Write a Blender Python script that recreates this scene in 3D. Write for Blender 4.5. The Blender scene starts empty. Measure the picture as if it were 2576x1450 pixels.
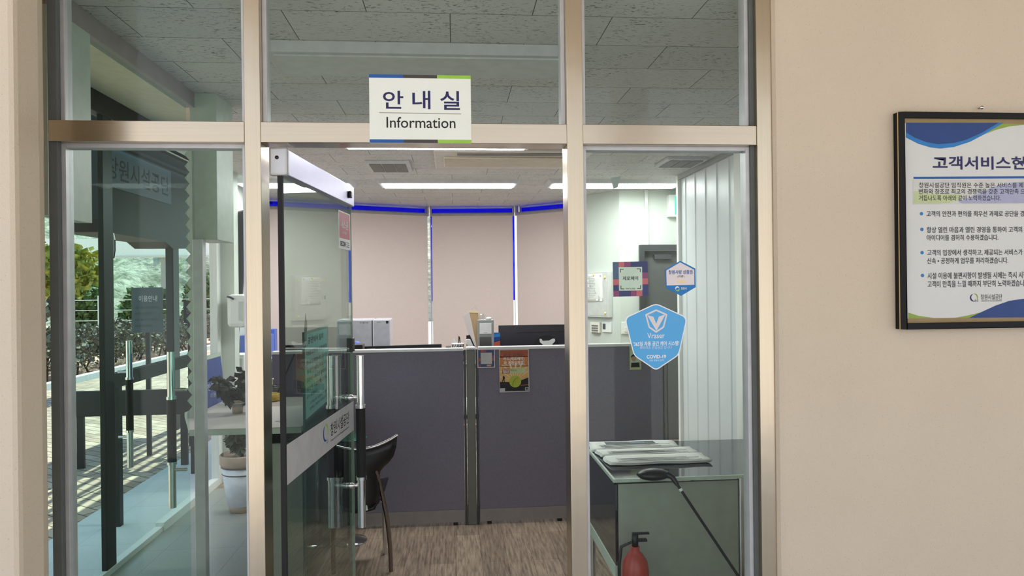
import bpy, bmesh, math, random
from mathutils import Matrix, Vector

scene = bpy.context.scene
COL = scene.collection
RND = random.Random(7)

# ------------------------------------------------------------------ camera
F_PX, CX, CY = 1760.0, 1288.0, 725.0
EYE = Vector((0.0, -2.25, 1.6))
YAW, ROLL = math.radians(4.8), math.radians(0.66)
cam = bpy.data.cameras.new('camera')
cam.sensor_width = 36.0
cam.lens = 36.0 * F_PX / 2576.0
cam.clip_start = 0.02
camo = bpy.data.objects.new('camera', cam)
COL.objects.link(camo)
camo.matrix_world = (Matrix.Translation(EYE) @ Matrix.Rotation(-YAW, 4, 'Z') @ Matrix.Rotation(math.radians(90), 4, 'X')
                     @ Matrix.Rotation(-ROLL, 4, 'Z'))
scene.camera = camo

# ------------------------------------------------------------------ world, sun, exposure
world = bpy.data.worlds.new('world')
scene.world = world
world.use_nodes = True
wn = world.node_tree
wn.nodes['Background'].inputs[1].default_value = 1.12
tc = wn.nodes.new('ShaderNodeTexCoord')
sep = wn.nodes.new('ShaderNodeSeparateXYZ')
ramp = wn.nodes.new('ShaderNodeValToRGB')
ramp.color_ramp.elements[0].position = 0.0
ramp.color_ramp.elements[0].color = (0.95, 0.93, 0.88, 1)
ramp.color_ramp.elements[1].position = 0.7
ramp.color_ramp.elements[1].color = (0.42, 0.60, 0.92, 1)
wn.links.new(tc.outputs['Generated'], sep.inputs[0])
wn.links.new(sep.outputs['Z'], ramp.inputs[0])
wn.links.new(ramp.outputs[0], wn.nodes['Background'].inputs[0])

sun = bpy.data.lights.new('sun', 'SUN')
sun.energy = 6.0
sun.angle = 0.01
sun.color = (1.0, 0.93, 0.82)
suno = bpy.data.objects.new('sun', sun)
COL.objects.link(suno)
suno.rotation_euler = Vector((-0.05, -0.45, -1.0)).to_track_quat('-Z', 'Y').to_euler()

scene.view_settings.view_transform = 'Standard'
scene.view_settings.look = 'None'
scene.view_settings.gamma = 1.0
scene.view_settings.use_curve_mapping = False
scene.view_settings.exposure = 0.47
scene.cycles.max_bounces = 10
scene.cycles.transparent_max_bounces = 24
scene.cycles.sample_clamp_indirect = 6.0

# ------------------------------------------------------------------ photo ray helper (author's tape measure)
def _ray(px, py):
    u, v = (px - CX) / F_PX, -(py - CY) / F_PX
    c, s = math.cos(ROLL), math.sin(ROLL)
    u, v = u * c + v * s, -u * s + v * c
    return Vector((math.sin(YAW) + u * math.cos(YAW), math.cos(YAW) - u * math.sin(YAW), v))
def atY(px, py, Y):
    d = _ray(px, py); return EYE + d * ((Y - EYE.y) / d.y)
def atX(px, py, X):
    d = _ray(px, py); return EYE + d * ((X - EYE.x) / d.x)
def atZ(px, py, Z):
    d = _ray(px, py); return EYE + d * ((Z - EYE.z) / d.z)
def xz(px, py, Y):
    p = atY(px, py, Y); return (p.x, p.z)

# ------------------------------------------------------------------ materials
def srgb(r, g, b):
    f = lambda c: (c / 255 / 12.92) if c / 255 <= 0.04045 else ((c / 255 + 0.055) / 1.055) ** 2.4
    return (f(r), f(g), f(b), 1.0)
class NT:
    def __init__(s, name):
        s.m = bpy.data.materials.new(name); s.m.use_nodes = True
        s.t = s.m.node_tree; s.b = s.t.nodes['Principled BSDF']; s.out = s.t.nodes['Material Output']
    def n(s, typ, **k):
        nd = s.t.nodes.new(typ)
        for a, b in k.items(): setattr(nd, a, b)
        return nd
    def l(s, a, b): s.t.links.new(a, b)
    def coords(s, scale=(1, 1, 1), kind='Object', rot=(0, 0, 0)):
        t = s.n('ShaderNodeTexCoord'); mp = s.n('ShaderNodeMapping')
        mp.inputs['Scale'].default_value = scale; mp.inputs['Rotation'].default_value = rot
        s.l(t.outputs[kind], mp.inputs[0]); return mp.outputs[0]
    def noise(s, vec, scale, detail=3.0, rough=0.5):
        nd = s.n('ShaderNodeTexNoise'); nd.inputs['Scale'].default_value = scale
        nd.inputs['Detail'].default_value = detail; nd.inputs['Roughness'].default_value = rough
        s.l(vec, nd.inputs['Vector']); return nd.outputs['Fac']
    def ramp(s, fac, stops):
        r = s.n('ShaderNodeValToRGB'); e = r.color_ramp.elements
        while len(e) < len(stops): e.new(0.5)
        for i, (p, c) in enumerate(stops): e[i].position = p; e[i].color = c
        s.l(fac, r.inputs[0]); return r.outputs[0]
    def mix(s, fac, a, b, mode='MIX'):
        m = s.n('ShaderNodeMix', data_type='RGBA', blend_type=mode)
        for sock, v in ((m.inputs[0], fac), (m.inputs[6], a), (m.inputs[7], b)):
            if hasattr(v, 'links'): s.l(v, sock)
            else: sock.default_value = v
        return m.outputs[2]
    def bump(s, h, strength=0.2, dist=0.01):
        b = s.n('ShaderNodeBump'); b.inputs['Strength'].default_value = strength; b.inputs['Distance'].default_value = dist
        s.l(h, b.inputs['Height']); s.l(b.outputs[0], s.b.inputs['Normal'])
_mc = {}
def mul(c, k): return (c[0] * k, c[1] * k, c[2] * k, 1)
def plain(name, rgb, rough=0.5, metal=0.0, var=0.06, nscale=18.0, bump=0.0, spec=0.5):
    if name in _mc: return _mc[name]
    t = NT(name); c = srgb(*rgb)
    f = t.noise(t.coords(), nscale)
    t.l(t.ramp(f, [(0.3, mul(c, 1 - var)), (0.7, mul(c, 1 + var))]), t.b.inputs['Base Color'])
    t.b.inputs['Roughness'].default_value = rough; t.b.inputs['Metallic'].default_value = metal
    t.b.inputs['Specular IOR Level'].default_value = spec
    if bump: t.bump(t.noise(t.coords(), nscale * 8), bump, 0.003)
    _mc[name] = t.m; return t.m
def emit(name, rgb, strength):
    t = NT(name); c = srgb(*rgb)
    t.b.inputs['Base Color'].default_value = c
    f = t.noise(t.coords(), 3.0)
    t.l(t.ramp(f, [(0.0, mul(c, 0.97)), (1.0, c)]), t.b.inputs['Emission Color'])
    t.b.inputs['Emission Strength'].default_value = strength; return t.m
def glass(name, tint, rough=0.0, f0=0.04, k=0.96):
    t = NT(name); t.t.nodes.remove(t.b)
    tr = t.n('ShaderNodeBsdfTransparent'); tr.inputs[0].default_value = (*tint, 1)
    gl = t.n('ShaderNodeBsdfGlossy'); gl.inputs['Roughness'].default_value = rough
    lw = t.n('ShaderNodeLayerWeight'); lw.inputs[0].default_value = 0.5
    p = t.n('ShaderNodeMath', operation='POWER'); p.inputs[1].default_value = 5.0
    ma = t.n('ShaderNodeMath', operation='MULTIPLY_ADD'); ma.inputs[1].default_value = k; ma.inputs[2].default_value = f0
    mx = t.n('ShaderNodeMixShader')
    t.l(lw.outputs['Facing'], p.inputs[0]); t.l(p.outputs[0], ma.inputs[0]); t.l(ma.outputs[0], mx.inputs[0])
    t.l(tr.outputs[0], mx.inputs[1]); t.l(gl.outputs[0], mx.inputs[2]); t.l(mx.outputs[0], t.out.inputs[0])
    return t.m
def steel_mat(name, rgb, rough, axis='Z'):
    t = NT(name); c = srgb(*rgb)
    sc = {'Z': (160, 160, 2), 'X': (2, 160, 160), 'Y': (160, 2, 160)}[axis]
    f = t.noise(t.coords(sc), 1.0, 2.0)
    t.l(t.ramp(f, [(0.2, mul(c, 0.93)), (0.8, c)]), t.b.inputs['Base Color'])
    t.b.inputs['Metallic'].default_value = 1.0; t.b.inputs['Roughness'].default_value = rough
    t.bump(t.noise(t.coords((3, 3, 3)), 1.0), 0.12, 0.02)
    return t.m
def stucco_mat():
    t = NT('stucco_beige'); c = srgb(214, 198, 176)
    v = t.coords()
    base = t.ramp(t.noise(v, 2.5, 4.0), [(0.3, mul(c, 0.95)), (0.7, c)])
    sp = t.ramp(t.noise(v, 260.0, 2.0), [(0.66, (0, 0, 0, 1)), (0.76, (1, 1, 1, 1))])
    t.l(t.mix(sp, base, mul(c, 0.62)), t.b.inputs['Base Color'])
    t.b.inputs['Roughness'].default_value = 0.85
    t.bump(t.noise(v, 140.0, 4.0), 0.35, 0.004); return t.m
def ceiling_mat():
    t = NT('ceiling_tile'); v = t.coords()
    br = t.n('ShaderNodeTexBrick'); t.l(v, br.inputs['Vector'])
    br.offset = 0.5
    br.inputs['Scale'].default_value = 1.0; br.inputs['Brick Width'].default_value = 0.6; br.inputs['Row Height'].default_value = 0.3
    br.inputs['Mortar Size'].default_value = 0.0020; br.inputs['Mortar Smooth'].default_value = 0.3
    br.inputs['Color1'].default_value = srgb(206, 204, 200); br.inputs['Color2'].default_value = srgb(198, 197, 194)
    br.inputs['Mortar'].default_value = srgb(88, 88, 86)
    fl = t.noise(t.coords((45, 190, 1)), 1.0, 2.0, 0.6)
    fm = t.ramp(fl, [(0.60, (0, 0, 0, 1)), (0.635, (1, 1, 1, 1))])
    big = t.ramp(t.noise(v, 6.0, 2.0), [(0.4, (0, 0, 0, 1)), (0.6, (1, 1, 1, 1))])
    fm = t.mix(1.0, fm, t.mix(0.65, (1, 1, 1, 1), big), 'MULTIPLY')
    t.l(t.mix(fm, br.outputs['Color'], srgb(96, 96, 94)), t.b.inputs['Base Color'])
    t.b.inputs['Roughness'].default_value = 0.9; return t.m
def floor_wood():
    t = NT('vinyl_plank'); v = t.coords(rot=(0, 0, math.radians(90)))
    br = t.n('ShaderNodeTexBrick'); t.l(v, br.inputs['Vector'])
    br.inputs['Scale'].default_value = 1.0; br.inputs['Brick Width'].default_value = 0.92; br.inputs['Row Height'].default_value = 0.15
    br.inputs['Mortar Size'].default_value = 0.001
    br.inputs['Color1'].default_value = srgb(186, 168, 148); br.inputs['Color2'].default_value = srgb(160, 143, 126)
    br.inputs['Mortar'].default_value = srgb(96, 82, 70)
    g = t.noise(t.coords((70, 5, 1)), 1.0, 6.0, 0.65)
    gr = t.ramp(g, [(0.35, (0.45, 0.43, 0.42, 1)), (0.62, (1.12, 1.1, 1.08, 1))])
    t.l(t.mix(1.0, br.outputs['Color'], gr, 'MULTIPLY'), t.b.inputs['Base Color'])
    t.b.inputs['Roughness'].default_value = 0.45; return t.m
def tile_mat(name, rgb, size, joint=0.75, rough=0.4, var=0.05):
    t = NT(name); c = srgb(*rgb)
    br = t.n('ShaderNodeTexBrick'); t.l(t.coords(), br.inputs['Vector']); br.offset = 0.0
    br.inputs['Scale'].default_value = 1.0; br.inputs['Brick Width'].default_value = size; br.inputs['Row Height'].default_value = size
    br.inputs['Mortar Size'].default_value = 0.003
    br.inputs['Color1'].default_value = c; br.inputs['Color2'].default_value = mul(c, 0.96); br.inputs['Mortar'].default_value = mul(c, joint)
    n = t.ramp(t.noise(t.coords(), 90.0), [(0.3, (1 - var, 1 - var, 1 - var, 1)), (0.7, (1 + var, 1 + var, 1 + var, 1))])
    t.l(t.mix(1.0, br.outputs['Color'], n, 'MULTIPLY'), t.b.inputs['Base Color'])
    t.b.inputs['Roughness'].default_value = rough; return t.m
def paving_mat():
    t = NT('brick_paving'); v = t.coords(rot=(0, 0, math.radians(35)))
    wob = t.noise(t.coords(), 1.6)
    br = t.n('ShaderNodeTexBrick'); t.l(v, br.inputs['Vector'])
    br.inputs['Scale'].default_value = 1.0; br.inputs['Brick Width'].default_value = 0.24; br.inputs['Row Height'].default_value = 0.12
    br.inputs['Mortar Size'].default_value = 0.006
    br.inputs['Color1'].default_value = srgb(188, 166, 150); br.inputs['Color2'].default_value = srgb(158, 134, 120)
    br.inputs['Mortar'].default_value = srgb(84, 74, 66)
    t.l(t.mix(1.0, br.outputs['Color'], t.ramp(wob, [(0.3, (0.8, 0.8, 0.8, 1)), (0.7, (1.1, 1.1, 1.1, 1))]), 'MULTIPLY'), t.b.inputs['Base Color'])
    t.b.inputs['Roughness'].default_value = 0.85; return t.m
def fabric_mat(name, rgb):
    t = NT(name); c = srgb(*rgb)
    t.l(t.ramp(t.noise(t.coords((1, 1, 1)), 420.0, 2.0), [(0.3, mul(c, 0.82)), (0.7, mul(c, 1.16))]), t.b.inputs['Base Color'])
    t.b.inputs['Roughness'].default_value = 0.95; t.b.inputs['Specular IOR Level'].default_value = 0.2
    t.bump(t.noise(t.coords(), 600.0), 0.2, 0.002); return t.m
def leafy(name, a, b, c, scale=9.0):
    t = NT(name)
    t.l(t.ramp(t.noise(t.coords(), scale, 4.0), [(0.32, srgb(*a)), (0.5, srgb(*b)), (0.68, srgb(*c))]), t.b.inputs['Base Color'])
    t.b.inputs['Roughness'].default_value = 0.6; return t.m
def rock_mat():
    t = NT('netted_rock'); v = t.coords()
    base = t.ramp(t.noise(v, 0.7, 8.0, 0.7), [(0.3, srgb(92, 100, 78)), (0.45, srgb(134, 138, 118)), (0.56, srgb(176, 176, 160)), (0.7, srgb(90, 112, 70))])
    t.l(base, t.b.inputs['Base Color']); t.b.inputs['Roughness'].default_value = 0.95
    t.bump(t.noise(v, 2.0, 6.0), 0.8, 0.4); return t.m

M = dict(
    stucco=stucco_mat(), ceiling=ceiling_mat(), wood=floor_wood(), paving=paving_mat(), rock=rock_mat(),
    porch=tile_mat('porch_tile', (204, 198, 190), 0.3), inner_tile=tile_mat('entry_tile', (150, 154, 148), 0.45, 0.8, 0.25, 0.08),
    apron=tile_mat('apron_stone', (205, 205, 208), 0.4, 0.8, 0.6),
    steel=steel_mat('stainless_vertical', (204, 190, 168), 0.24, 'Z'), steelx=steel_mat('stainless_horizontal', (198, 184, 164), 0.22, 'X'),
    doorsteel=steel_mat('door_rail_steel', (150, 150, 172), 0.34, 'Y'),
    chrome=steel_mat('chrome', (225, 225, 228), 0.08), darkchrome=steel_mat('dark_chrome', (150, 140, 136), 0.15), alu=plain('bead_aluminium', (196, 196, 198), 0.45, 0.4),
    gasket=plain('dark_gasket', (96, 100, 98), 0.6), blackp=plain('black_plastic', (22, 22, 24), 0.35), blackm=plain('matt_black', (26, 26, 27), 0.7),
    soffit=plain('soffit_beige', (214, 200, 180), 0.8), white=plain('white_paint', (226, 228, 224), 0.6, var=0.02), warmwhite=plain('warm_white_paint', (232, 226, 216), 0.6, var=0.02), countertop=plain('counter_laminate', (178, 172, 164), 0.5, var=0.02),
    backwall=plain('wall_white_green', (200, 207, 199), 0.6, var=0.02, nscale=3), panel=plain('sandwich_panel', (206, 212, 214), 0.4, var=0.02, nscale=2),
    blind=plain('roller_blind', (206, 192, 186), 0.9, var=0.02, nscale=60), cassette=plain('blind_cassette', (150, 146, 148), 0.5),
    fabric=fabric_mat('partition_fabric', (132, 127, 142)), cap=plain('partition_cap', (224, 224, 224), 0.4), kick=plain('partition_kick', (150, 142, 140), 0.5), post=plain('partition_post', (112, 112, 106), 0.45),
    glass=glass('clear_green_glass', (0.945, 0.985, 0.965), 0.0, 0.014, 0.9), sideglass=glass('teal_glass', (0.85, 0.965, 0.935), 0.0, 0.001, 0.0), darkglass=glass('door_glass', (0.71, 0.79, 0.755), 0.0, 0.035),
    winglass=glass('window_glass', (0.97, 0.99, 0.98), 0.0, 0.001, 0.0), blueglass=glass('blue_film_glass', (0.04, 0.05, 1.0)), tealglass=glass('teal_screen', (0.55, 0.80, 0.76)),
    greyblue=plain('desk_grey', (120, 126, 118), 0.35), blackglass=plain('black_glass_top', (34, 35, 38), 0.06, spec=0.8), deskfront=plain('desk_front', (150, 156, 145), 0.4),
    sage=plain('sage_rail', (178, 192, 178), 0.4), paper=plain('paper', (226, 226, 222), 0.8, var=0.02), news=plain('newsprint', (236, 236, 230), 0.9, var=0.04),
    ink=plain('ink_black', (28, 28, 30), 0.6), navy=plain('ink_navy', (30, 28, 86), 0.6), blue=plain('print_blue', (20, 84, 160), 0.5), blue2=plain('print_light_blue', (28, 118, 186), 0.5), deepblue=plain('print_deep_blue', (16, 58, 122), 0.5),
    green=plain('print_green', (150, 200, 62), 0.5), olive=plain('print_olive_green', (140, 164, 60), 0.5), char=plain('print_charcoal', (66, 58, 56), 0.5), rule=plain('print_rule', (170, 164, 156), 0.6),
    signwhite=plain('sign_white', (238, 240, 230), 0.45, var=0.01), postersheet=plain('poster_sheet', (212, 212, 208), 0.35, var=0.01),
    goldline=plain('gold_line', (226, 200, 150), 0.3, 0.6), goldmat=plain('gold_mat', (150, 126, 84), 0.5), frameblack=plain('frame_black', (16, 13, 13), 0.55, spec=0.25),
    lilac=plain('print_lilac', (166, 168, 196), 0.5), pale_green=plain('print_pale_green', (190, 200, 150), 0.5), panelgrey=plain('print_panel_grey', (204, 204, 198), 0.5), lightgrey=plain('print_light_grey', (190, 190, 192), 0.5),
    sky=plain('sticker_sky_blue', (84, 170, 226), 0.45, var=0.02, nscale=4), stwhite=plain('sticker_white', (240, 240, 240), 0.45, var=0.01), stpink=plain('sticker_pinkish_white', (226, 216, 216), 0.45, var=0.01),
    stnavy=plain('sticker_navy', (50, 58, 104), 0.4), stpurple=plain('sticker_purple', (132, 66, 106), 0.4), stpink2=plain('sticker_rose', (186, 100, 104), 0.4), stmint=plain('sticker_mint', (192, 212, 192), 0.5), ststeel=plain('sticker_slate', (74, 96, 122), 0.4),
    orange=plain('print_orange', (206, 124, 62), 0.5), tan=plain('print_tan', (222, 176, 108), 0.5), rust=plain('print_rust', (172, 84, 58), 0.5), cream=plain('print_cream', (236, 214, 170), 0.5), lime=plain('tennis_lime', (176, 186, 58), 0.6), limed=plain('tennis_lime_dark', (120, 128, 50), 0.6),
    red=plain('sticker_red', (186, 66, 84), 0.4), extred=plain('extinguisher_red', (168, 66, 56), 0.3), yellow=plain('magnet_yellow', (232, 220, 120), 0.4), exitgreen=emit('exit_green', (60, 190, 160), 0.6),
    silver=plain('silver_body', (196, 198, 206), 0.3, 0.3), grey=plain('mid_grey', (150, 152, 150), 0.5), lgrey=plain('light_grey', (198, 200, 196), 0.5), dgrey=plain('dark_grey', (62, 64, 66), 0.5), doordark=plain('dark_door', (84, 88, 86), 0.5),
    kraft=plain('kraft_board', (190, 160, 122), 0.8), sleeve=glass('clear_sleeve', (0.86, 0.88, 0.90), 0.3, 0.12), monitor=plain('monitor_back', (40, 40, 48), 0.35), navyplastic=plain('canopy_navy', (14, 16, 21), 0.55, var=0.15, nscale=4),
    darkmetal=plain('dark_metal', (24, 27, 32), 0.5), boardgrey=plain('board_grey', (80, 88, 98), 0.6), blueboard=plain('blue_board', (52, 74, 140), 0.5), bluebox=plain('blue_box', (86, 112, 196), 0.5),
    pot=plain('white_pot', (220, 226, 236), 0.35), clay=plain('clay_rim', (176, 156, 138), 0.7), leaf=leafy('houseplant_leaf', (30, 46, 28), (52, 74, 44), (84, 106, 70), 14), leafd=leafy('dark_leaf', (18, 24, 18), (30, 40, 28), (56, 66, 48), 14), stem=plain('stem_brown', (70, 56, 40), 0.8),
    hedge=leafy('hedge_leaf', (70, 62, 58), (110, 100, 92), (120, 130, 92)), treeleaf=leafy('yellow_leaf', (92, 104, 36), (150, 152, 60), (200, 184, 80)), bush=leafy('bush_leaf', (44, 66, 34), (72, 98, 50), (110, 128, 70)),
    kerb=plain('kerb_stone', (206, 212, 214), 0.8), pinkpath=plain('pink_path', (206, 164, 146), 0.9), grass=leafy('verge_grass', (90, 110, 60), (120, 130, 80), (140, 142, 96), 3), barrier=plain('barrier_white', (226, 232, 230), 0.6),
    vent=plain('vent_grille', (116, 114, 110), 0.6), acbody=plain('ac_panel', (206, 198, 188), 0.5), acflap=plain('ac_flap', (196, 186, 166), 0.5), lampbody=plain('lamp_body', (196, 196, 198), 0.5), unlit=plain('lamp_diffuser_off', (196, 200, 198), 0.5),
    candy=plain('yellow_sweets', (196, 164, 70), 0.5, var=0.4, nscale=60), jarglass=glass('jar_glass', (0.9, 0.92, 0.9), 0.0, 0.06), tealedge=plain('glass_edge', (58, 104, 94), 0.2),
    lamp=emit('lamp_diffuser', (255, 255, 255), 20.5),
)

# ------------------------------------------------------------------ mesh builder
def FY(Y=0.0): return Matrix(((1, 0, 0, 0), (0, 0, -1, Y), (0, 1, 0, 0), (0, 0, 0, 1)))       # local x right, y up, z towards the viewer
def FX(X=0.0): return Matrix(((0, 0, 1, X), (1, 0, 0, 0), (0, 1, 0, 0), (0, 0, 0, 1)))         # facing +X: local x along +Y, y up
def frame(o, x, y):
    x = Vector(x).normalized(); y = Vector(y).normalized(); z = x.cross(y)
    return Matrix(((x.x, y.x, z.x, o[0]), (x.y, y.y, z.y, o[1]), (x.z, y.z, z.z, o[2]), (0, 0, 0, 1)))
I4 = Matrix.Identity(4)
ROOTM = {}
class MB:
    def __init__(s, F=None): s.v = []; s.f = []; s.mi = []; s.sm = []; s.F = F or I4
    def add(s, vs, fs, mi=0, smooth=False):
        b = len(s.v); s.v += [s.F @ Vector(p) for p in vs]
        for f in fs: s.f.append([b + i for i in f]); s.mi.append(mi); s.sm.append(smooth)
        return s
    def box(s, x0, x1, y0, y1, z0, z1, mi=0):
        if x0 > x1: x0, x1 = x1, x0
        if y0 > y1: y0, y1 = y1, y0
        if z0 > z1: z0, z1 = z1, z0
        v = [(x0, y0, z0), (x1, y0, z0), (x1, y1, z0), (x0, y1, z0), (x0, y0, z1), (x1, y0, z1), (x1, y1, z1), (x0, y1, z1)]
        return s.add(v, [(0, 3, 2, 1), (4, 5, 6, 7), (0, 1, 5, 4), (1, 2, 6, 5), (2, 3, 7, 6), (3, 0, 4, 7)], mi)
    def prism(s, pts, z0, z1, mi=0):          # polygon in local x,y extruded along local z
        a = sum(pts[i][0] * pts[(i + 1) % len(pts)][1] - pts[(i + 1) % len(pts)][0] * pts[i][1] for i in range(len(pts)))
        if a < 0: pts = pts[::-1]
        n = len(pts)
        v = [(p[0], p[1], z0) for p in pts] + [(p[0], p[1], z1) for p in pts]
        return s.add(v, [tuple(range(n))[::-1], tuple(range(n, 2 * n))] + [(i, (i + 1) % n, n + (i + 1) % n, n + i) for i in range(n)], mi)
    def tube(s, path, r, n=12, mi=0):
        path = [Vector(p) for p in path]; rs = r if isinstance(r, (list, tuple)) else [r] * len(path)
        vs, fs = [], []; prev = None
        for i, p in enumerate(path):
            t = (path[min(i + 1, len(path) - 1)] - path[max(i - 1, 0)]).normalized()
            if prev is None:
                a = t.cross(Vector((0, 0, 1)));
                if a.length < 1e-3: a = t.cross(Vector((1, 0, 0)))
            else: a = prev - t * prev.dot(t)
            a.normalize(); prev = a; b = t.cross(a)
            for k in range(n):
                g = 2 * math.pi * k / n; vs.append(tuple(p + (a * math.cos(g) + b * math.sin(g)) * rs[i]))
        for i in range(len(path) - 1):
            for k in range(n):
                k2 = (k + 1) % n; fs.append((i * n + k, i * n + k2, (i + 1) * n + k2, (i + 1) * n + k))
        s.add(vs, fs, mi, True)
        m = len(path) - 1
        s.add(vs[:n], [tuple(range(n))[::-1]], mi); s.add(vs[m * n:], [tuple(range(n))], mi)
        return s
    def lathe(s, prof, c, n=24, mi=0, smooth=True):   # prof (r,z)
        vs, fs = [], []
        for r, z in prof:
            for k in range(n):
                g = 2 * math.pi * k / n; vs.append((c[0] + r * math.cos(g), c[1] + r * math.sin(g), c[2] + z))
        for i in range(len(prof) - 1):
            for k in range(n):
                k2 = (k + 1) % n; fs.append((i * n + k, i * n + k2, (i + 1) * n + k2, (i + 1) * n + k))
        fs.append(tuple(range(n))[::-1]); fs.append(tuple(range((len(prof) - 1) * n, len(prof) * n)))
        return s.add(vs, fs, mi, smooth)
    def grid(s, rows, mi=0, thick=None, smooth=True):   # rows of points
        nr, nc = len(rows), len(rows[0]); vs = [p for r in rows for p in r]
        fs = [(i * nc + j, i * nc + j + 1, (i + 1) * nc + j + 1, (i + 1) * nc + j) for i in range(nr - 1) for j in range(nc - 1)]
        if thick is None: return s.add(vs, fs, mi, smooth)
        d = Vector(thick); N = len(vs)
        vs2 = vs + [tuple(Vector(p) + d) for p in vs]
        fs2 = fs + [tuple(N + i for i in f[::-1]) for f in fs]
        ring = [j for j in range(nc)] + [i * nc + nc - 1 for i in range(1, nr)] + [(nr - 1) * nc + j for j in range(nc - 2, -1, -1)] + [i * nc for i in range(nr - 2, 0, -1)]
        fs2 += [(ring[(k + 1) % len(ring)], ring[k], N + ring[k], N + ring[(k + 1) % len(ring)]) for k in range(len(ring))]
        return s.add(vs2, fs2, mi, smooth)
    def leaf(s, p, size, rnd, mi=0, asp=0.45, droop=0.0):
        d = Vector((rnd.uniform(-1, 1), rnd.uniform(-1, 1), rnd.uniform(-0.8, 1) - droop)).normalized()
        a = d.cross(Vector((rnd.uniform(-1, 1), rnd.uniform(-1, 1), rnd.uniform(-1, 1)))).normalized()
        p = Vector(p); w = a * size * asp; q = p + d * size
        m = p + d * size * 0.5 + d.cross(a) * size * 0.08
        return s.add([tuple(p), tuple(m + w), tuple(q), tuple(m - w)], [(0, 1, 2, 3)], mi)
    def build(s, name, mat, parent=None, bevel=0.0, kind=None, label=None):
        mats = mat if isinstance(mat, (list, tuple)) else [mat]
        root = parent
        while root is not None and root.parent is not None: root = root.parent
        inv = ROOTM[root.name].inverted() if root is not None else I4
        me = bpy.data.meshes.new(name)
        me.from_pydata([tuple(inv @ v) for v in s.v], [], s.f)
        for m in mats: me.materials.append(m)
        for p, i, sm in zip(me.polygons, s.mi, s.sm): p.material_index = i; p.use_smooth = sm
        if bevel:
            bm = bmesh.new(); bm.from_mesh(me)
            bmesh.ops.remove_doubles(bm, verts=bm.verts, dist=1e-6)
            ed = [e for e in bm.edges if len(e.link_faces) == 2 and e.calc_face_angle(0) > 0.6]
            bmesh.ops.bevel(bm, geom=ed, offset=bevel, segments=2, profile=0.5, affect='EDGES', clamp_overlap=True)
            bm.to_mesh(me); bm.free()
        me.validate()
        o = bpy.data.objects.new(name, me); COL.objects.link(o)
        if parent is not None: o.parent = parent
        else: ROOTM[o.name] = I4
        if kind: o['kind'] = kind
        if label: o['label'] = label
        return o
def B(x0, x1, y0, y1, z0, z1): return MB().box(x0, x1, y0, y1, z0, z1)
def tag(o, label, cat, group=None):
    o['label'] = label; o['category'] = cat
    if group: o['group'] = group
    return o
def thing(name, label, cat, loc, group=None):
    o = bpy.data.objects.new(name, None); COL.objects.link(o); o.location = loc; o.empty_display_size = 0.05
    ROOTM[o.name] = Matrix.Translation(loc)
    return tag(o, label, cat, group)
def setting(name, loc):
    o = bpy.data.objects.new(name, None); COL.objects.link(o); o.location = loc; o.empty_display_size = 0.05
    ROOTM[o.name] = Matrix.Translation(loc); o['kind'] = 'structure'; return o
def struct(name, mb, mat, parent=None, bevel=0.0): return mb.build(name, mat, parent, bevel, kind='structure')
def copy_tree(o, loc, label=None):
    c = o.copy(); COL.objects.link(c); c.location = loc; ROOTM[c.name] = Matrix.Translation(loc)
    if label: c['label'] = label
    for ch in list(o.children):
        d = ch.copy(); COL.objects.link(d); d.parent = c
        for g in ch.children:
            e = g.copy(); COL.objects.link(e); e.parent = d
    return c
def text(body, F, x0, x1, y0, y1, mat, parent, name='lettering', weight=0.0, z=0.0, depth=0.0003, label=None):
    """the words as a thin raised mesh filling the box x0..x1, y0..y1 of frame F"""
    cu = bpy.data.curves.new('words', 'FONT'); cu.body = body; cu.offset = weight; cu.resolution_u = 3
    o = bpy.data.objects.new('words', cu); COL.objects.link(o)
    me = bpy.data.meshes.new_from_object(o)
    bpy.data.objects.remove(o); bpy.data.curves.remove(cu)
    vs = [v.co.copy() for v in me.vertices]; fs = [tuple(p.vertices) for p in me.polygons]
    bpy.data.meshes.remove(me)
    mb = MB(F)
    if vs:
        ax, bx = min(v.x for v in vs), max(v.x for v in vs); ay, by = min(v.y for v in vs), max(v.y for v in vs)
        sx, sy = (x1 - x0) / max(bx - ax, 1e-6), (y1 - y0) / max(by - ay, 1e-6)
        mb.add([(x0 + (v.x - ax) * sx, y0 + (v.y - ay) * sy, z + depth) for v in vs], fs)
    return mb.build(name, mat, parent, label=label)
def tpx(body, p0, p1, Y, mat, parent, weight=0.0, lift=0.0, name='lettering', label=None):
    """words filling the photo box p0 (left, top) .. p1 (right, bottom) on the plane at depth Y"""
    a, b = atY(p0[0], p0[1], Y), atY(p1[0], p1[1], Y)
    return text(body, FY(Y), a.x, b.x, b.z, a.z, mat, parent, name, weight, lift, label=label)
def ppx(pts, Y, z0, z1, mat, parent, name, bevel=0.0, label=None):
    mb = MB(FY(Y)); mb.prism([xz(x, y, Y) for x, y in pts], z0, z1); return mb.build(name, mat, parent, bevel, label=label)
def arc(cx, cy, r0, r1, a0, a1, n=24, taper=True):
    out, inn = [], []
    for i in range(n + 1):
        t = i / n; g = math.radians(a0 + (a1 - a0) * t); w = math.sin(math.pi * t) if taper else 1
        rm = (r0 + r1) / 2; h = (r1 - r0) / 2 * (0.15 + 0.85 * w)
        out.append((cx + (rm + h) * math.cos(g), cy + (rm + h) * math.sin(g))); inn.append((cx + (rm - h) * math.cos(g), cy + (rm - h) * math.sin(g)))
    return out + inn[::-1]
def circ(cx, cy, r, n=24, ry=None): return [(cx + r * math.cos(2 * math.pi * i / n), cy + (ry or r) * math.sin(2 * math.pi * i / n)) for i in range(n)]

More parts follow.
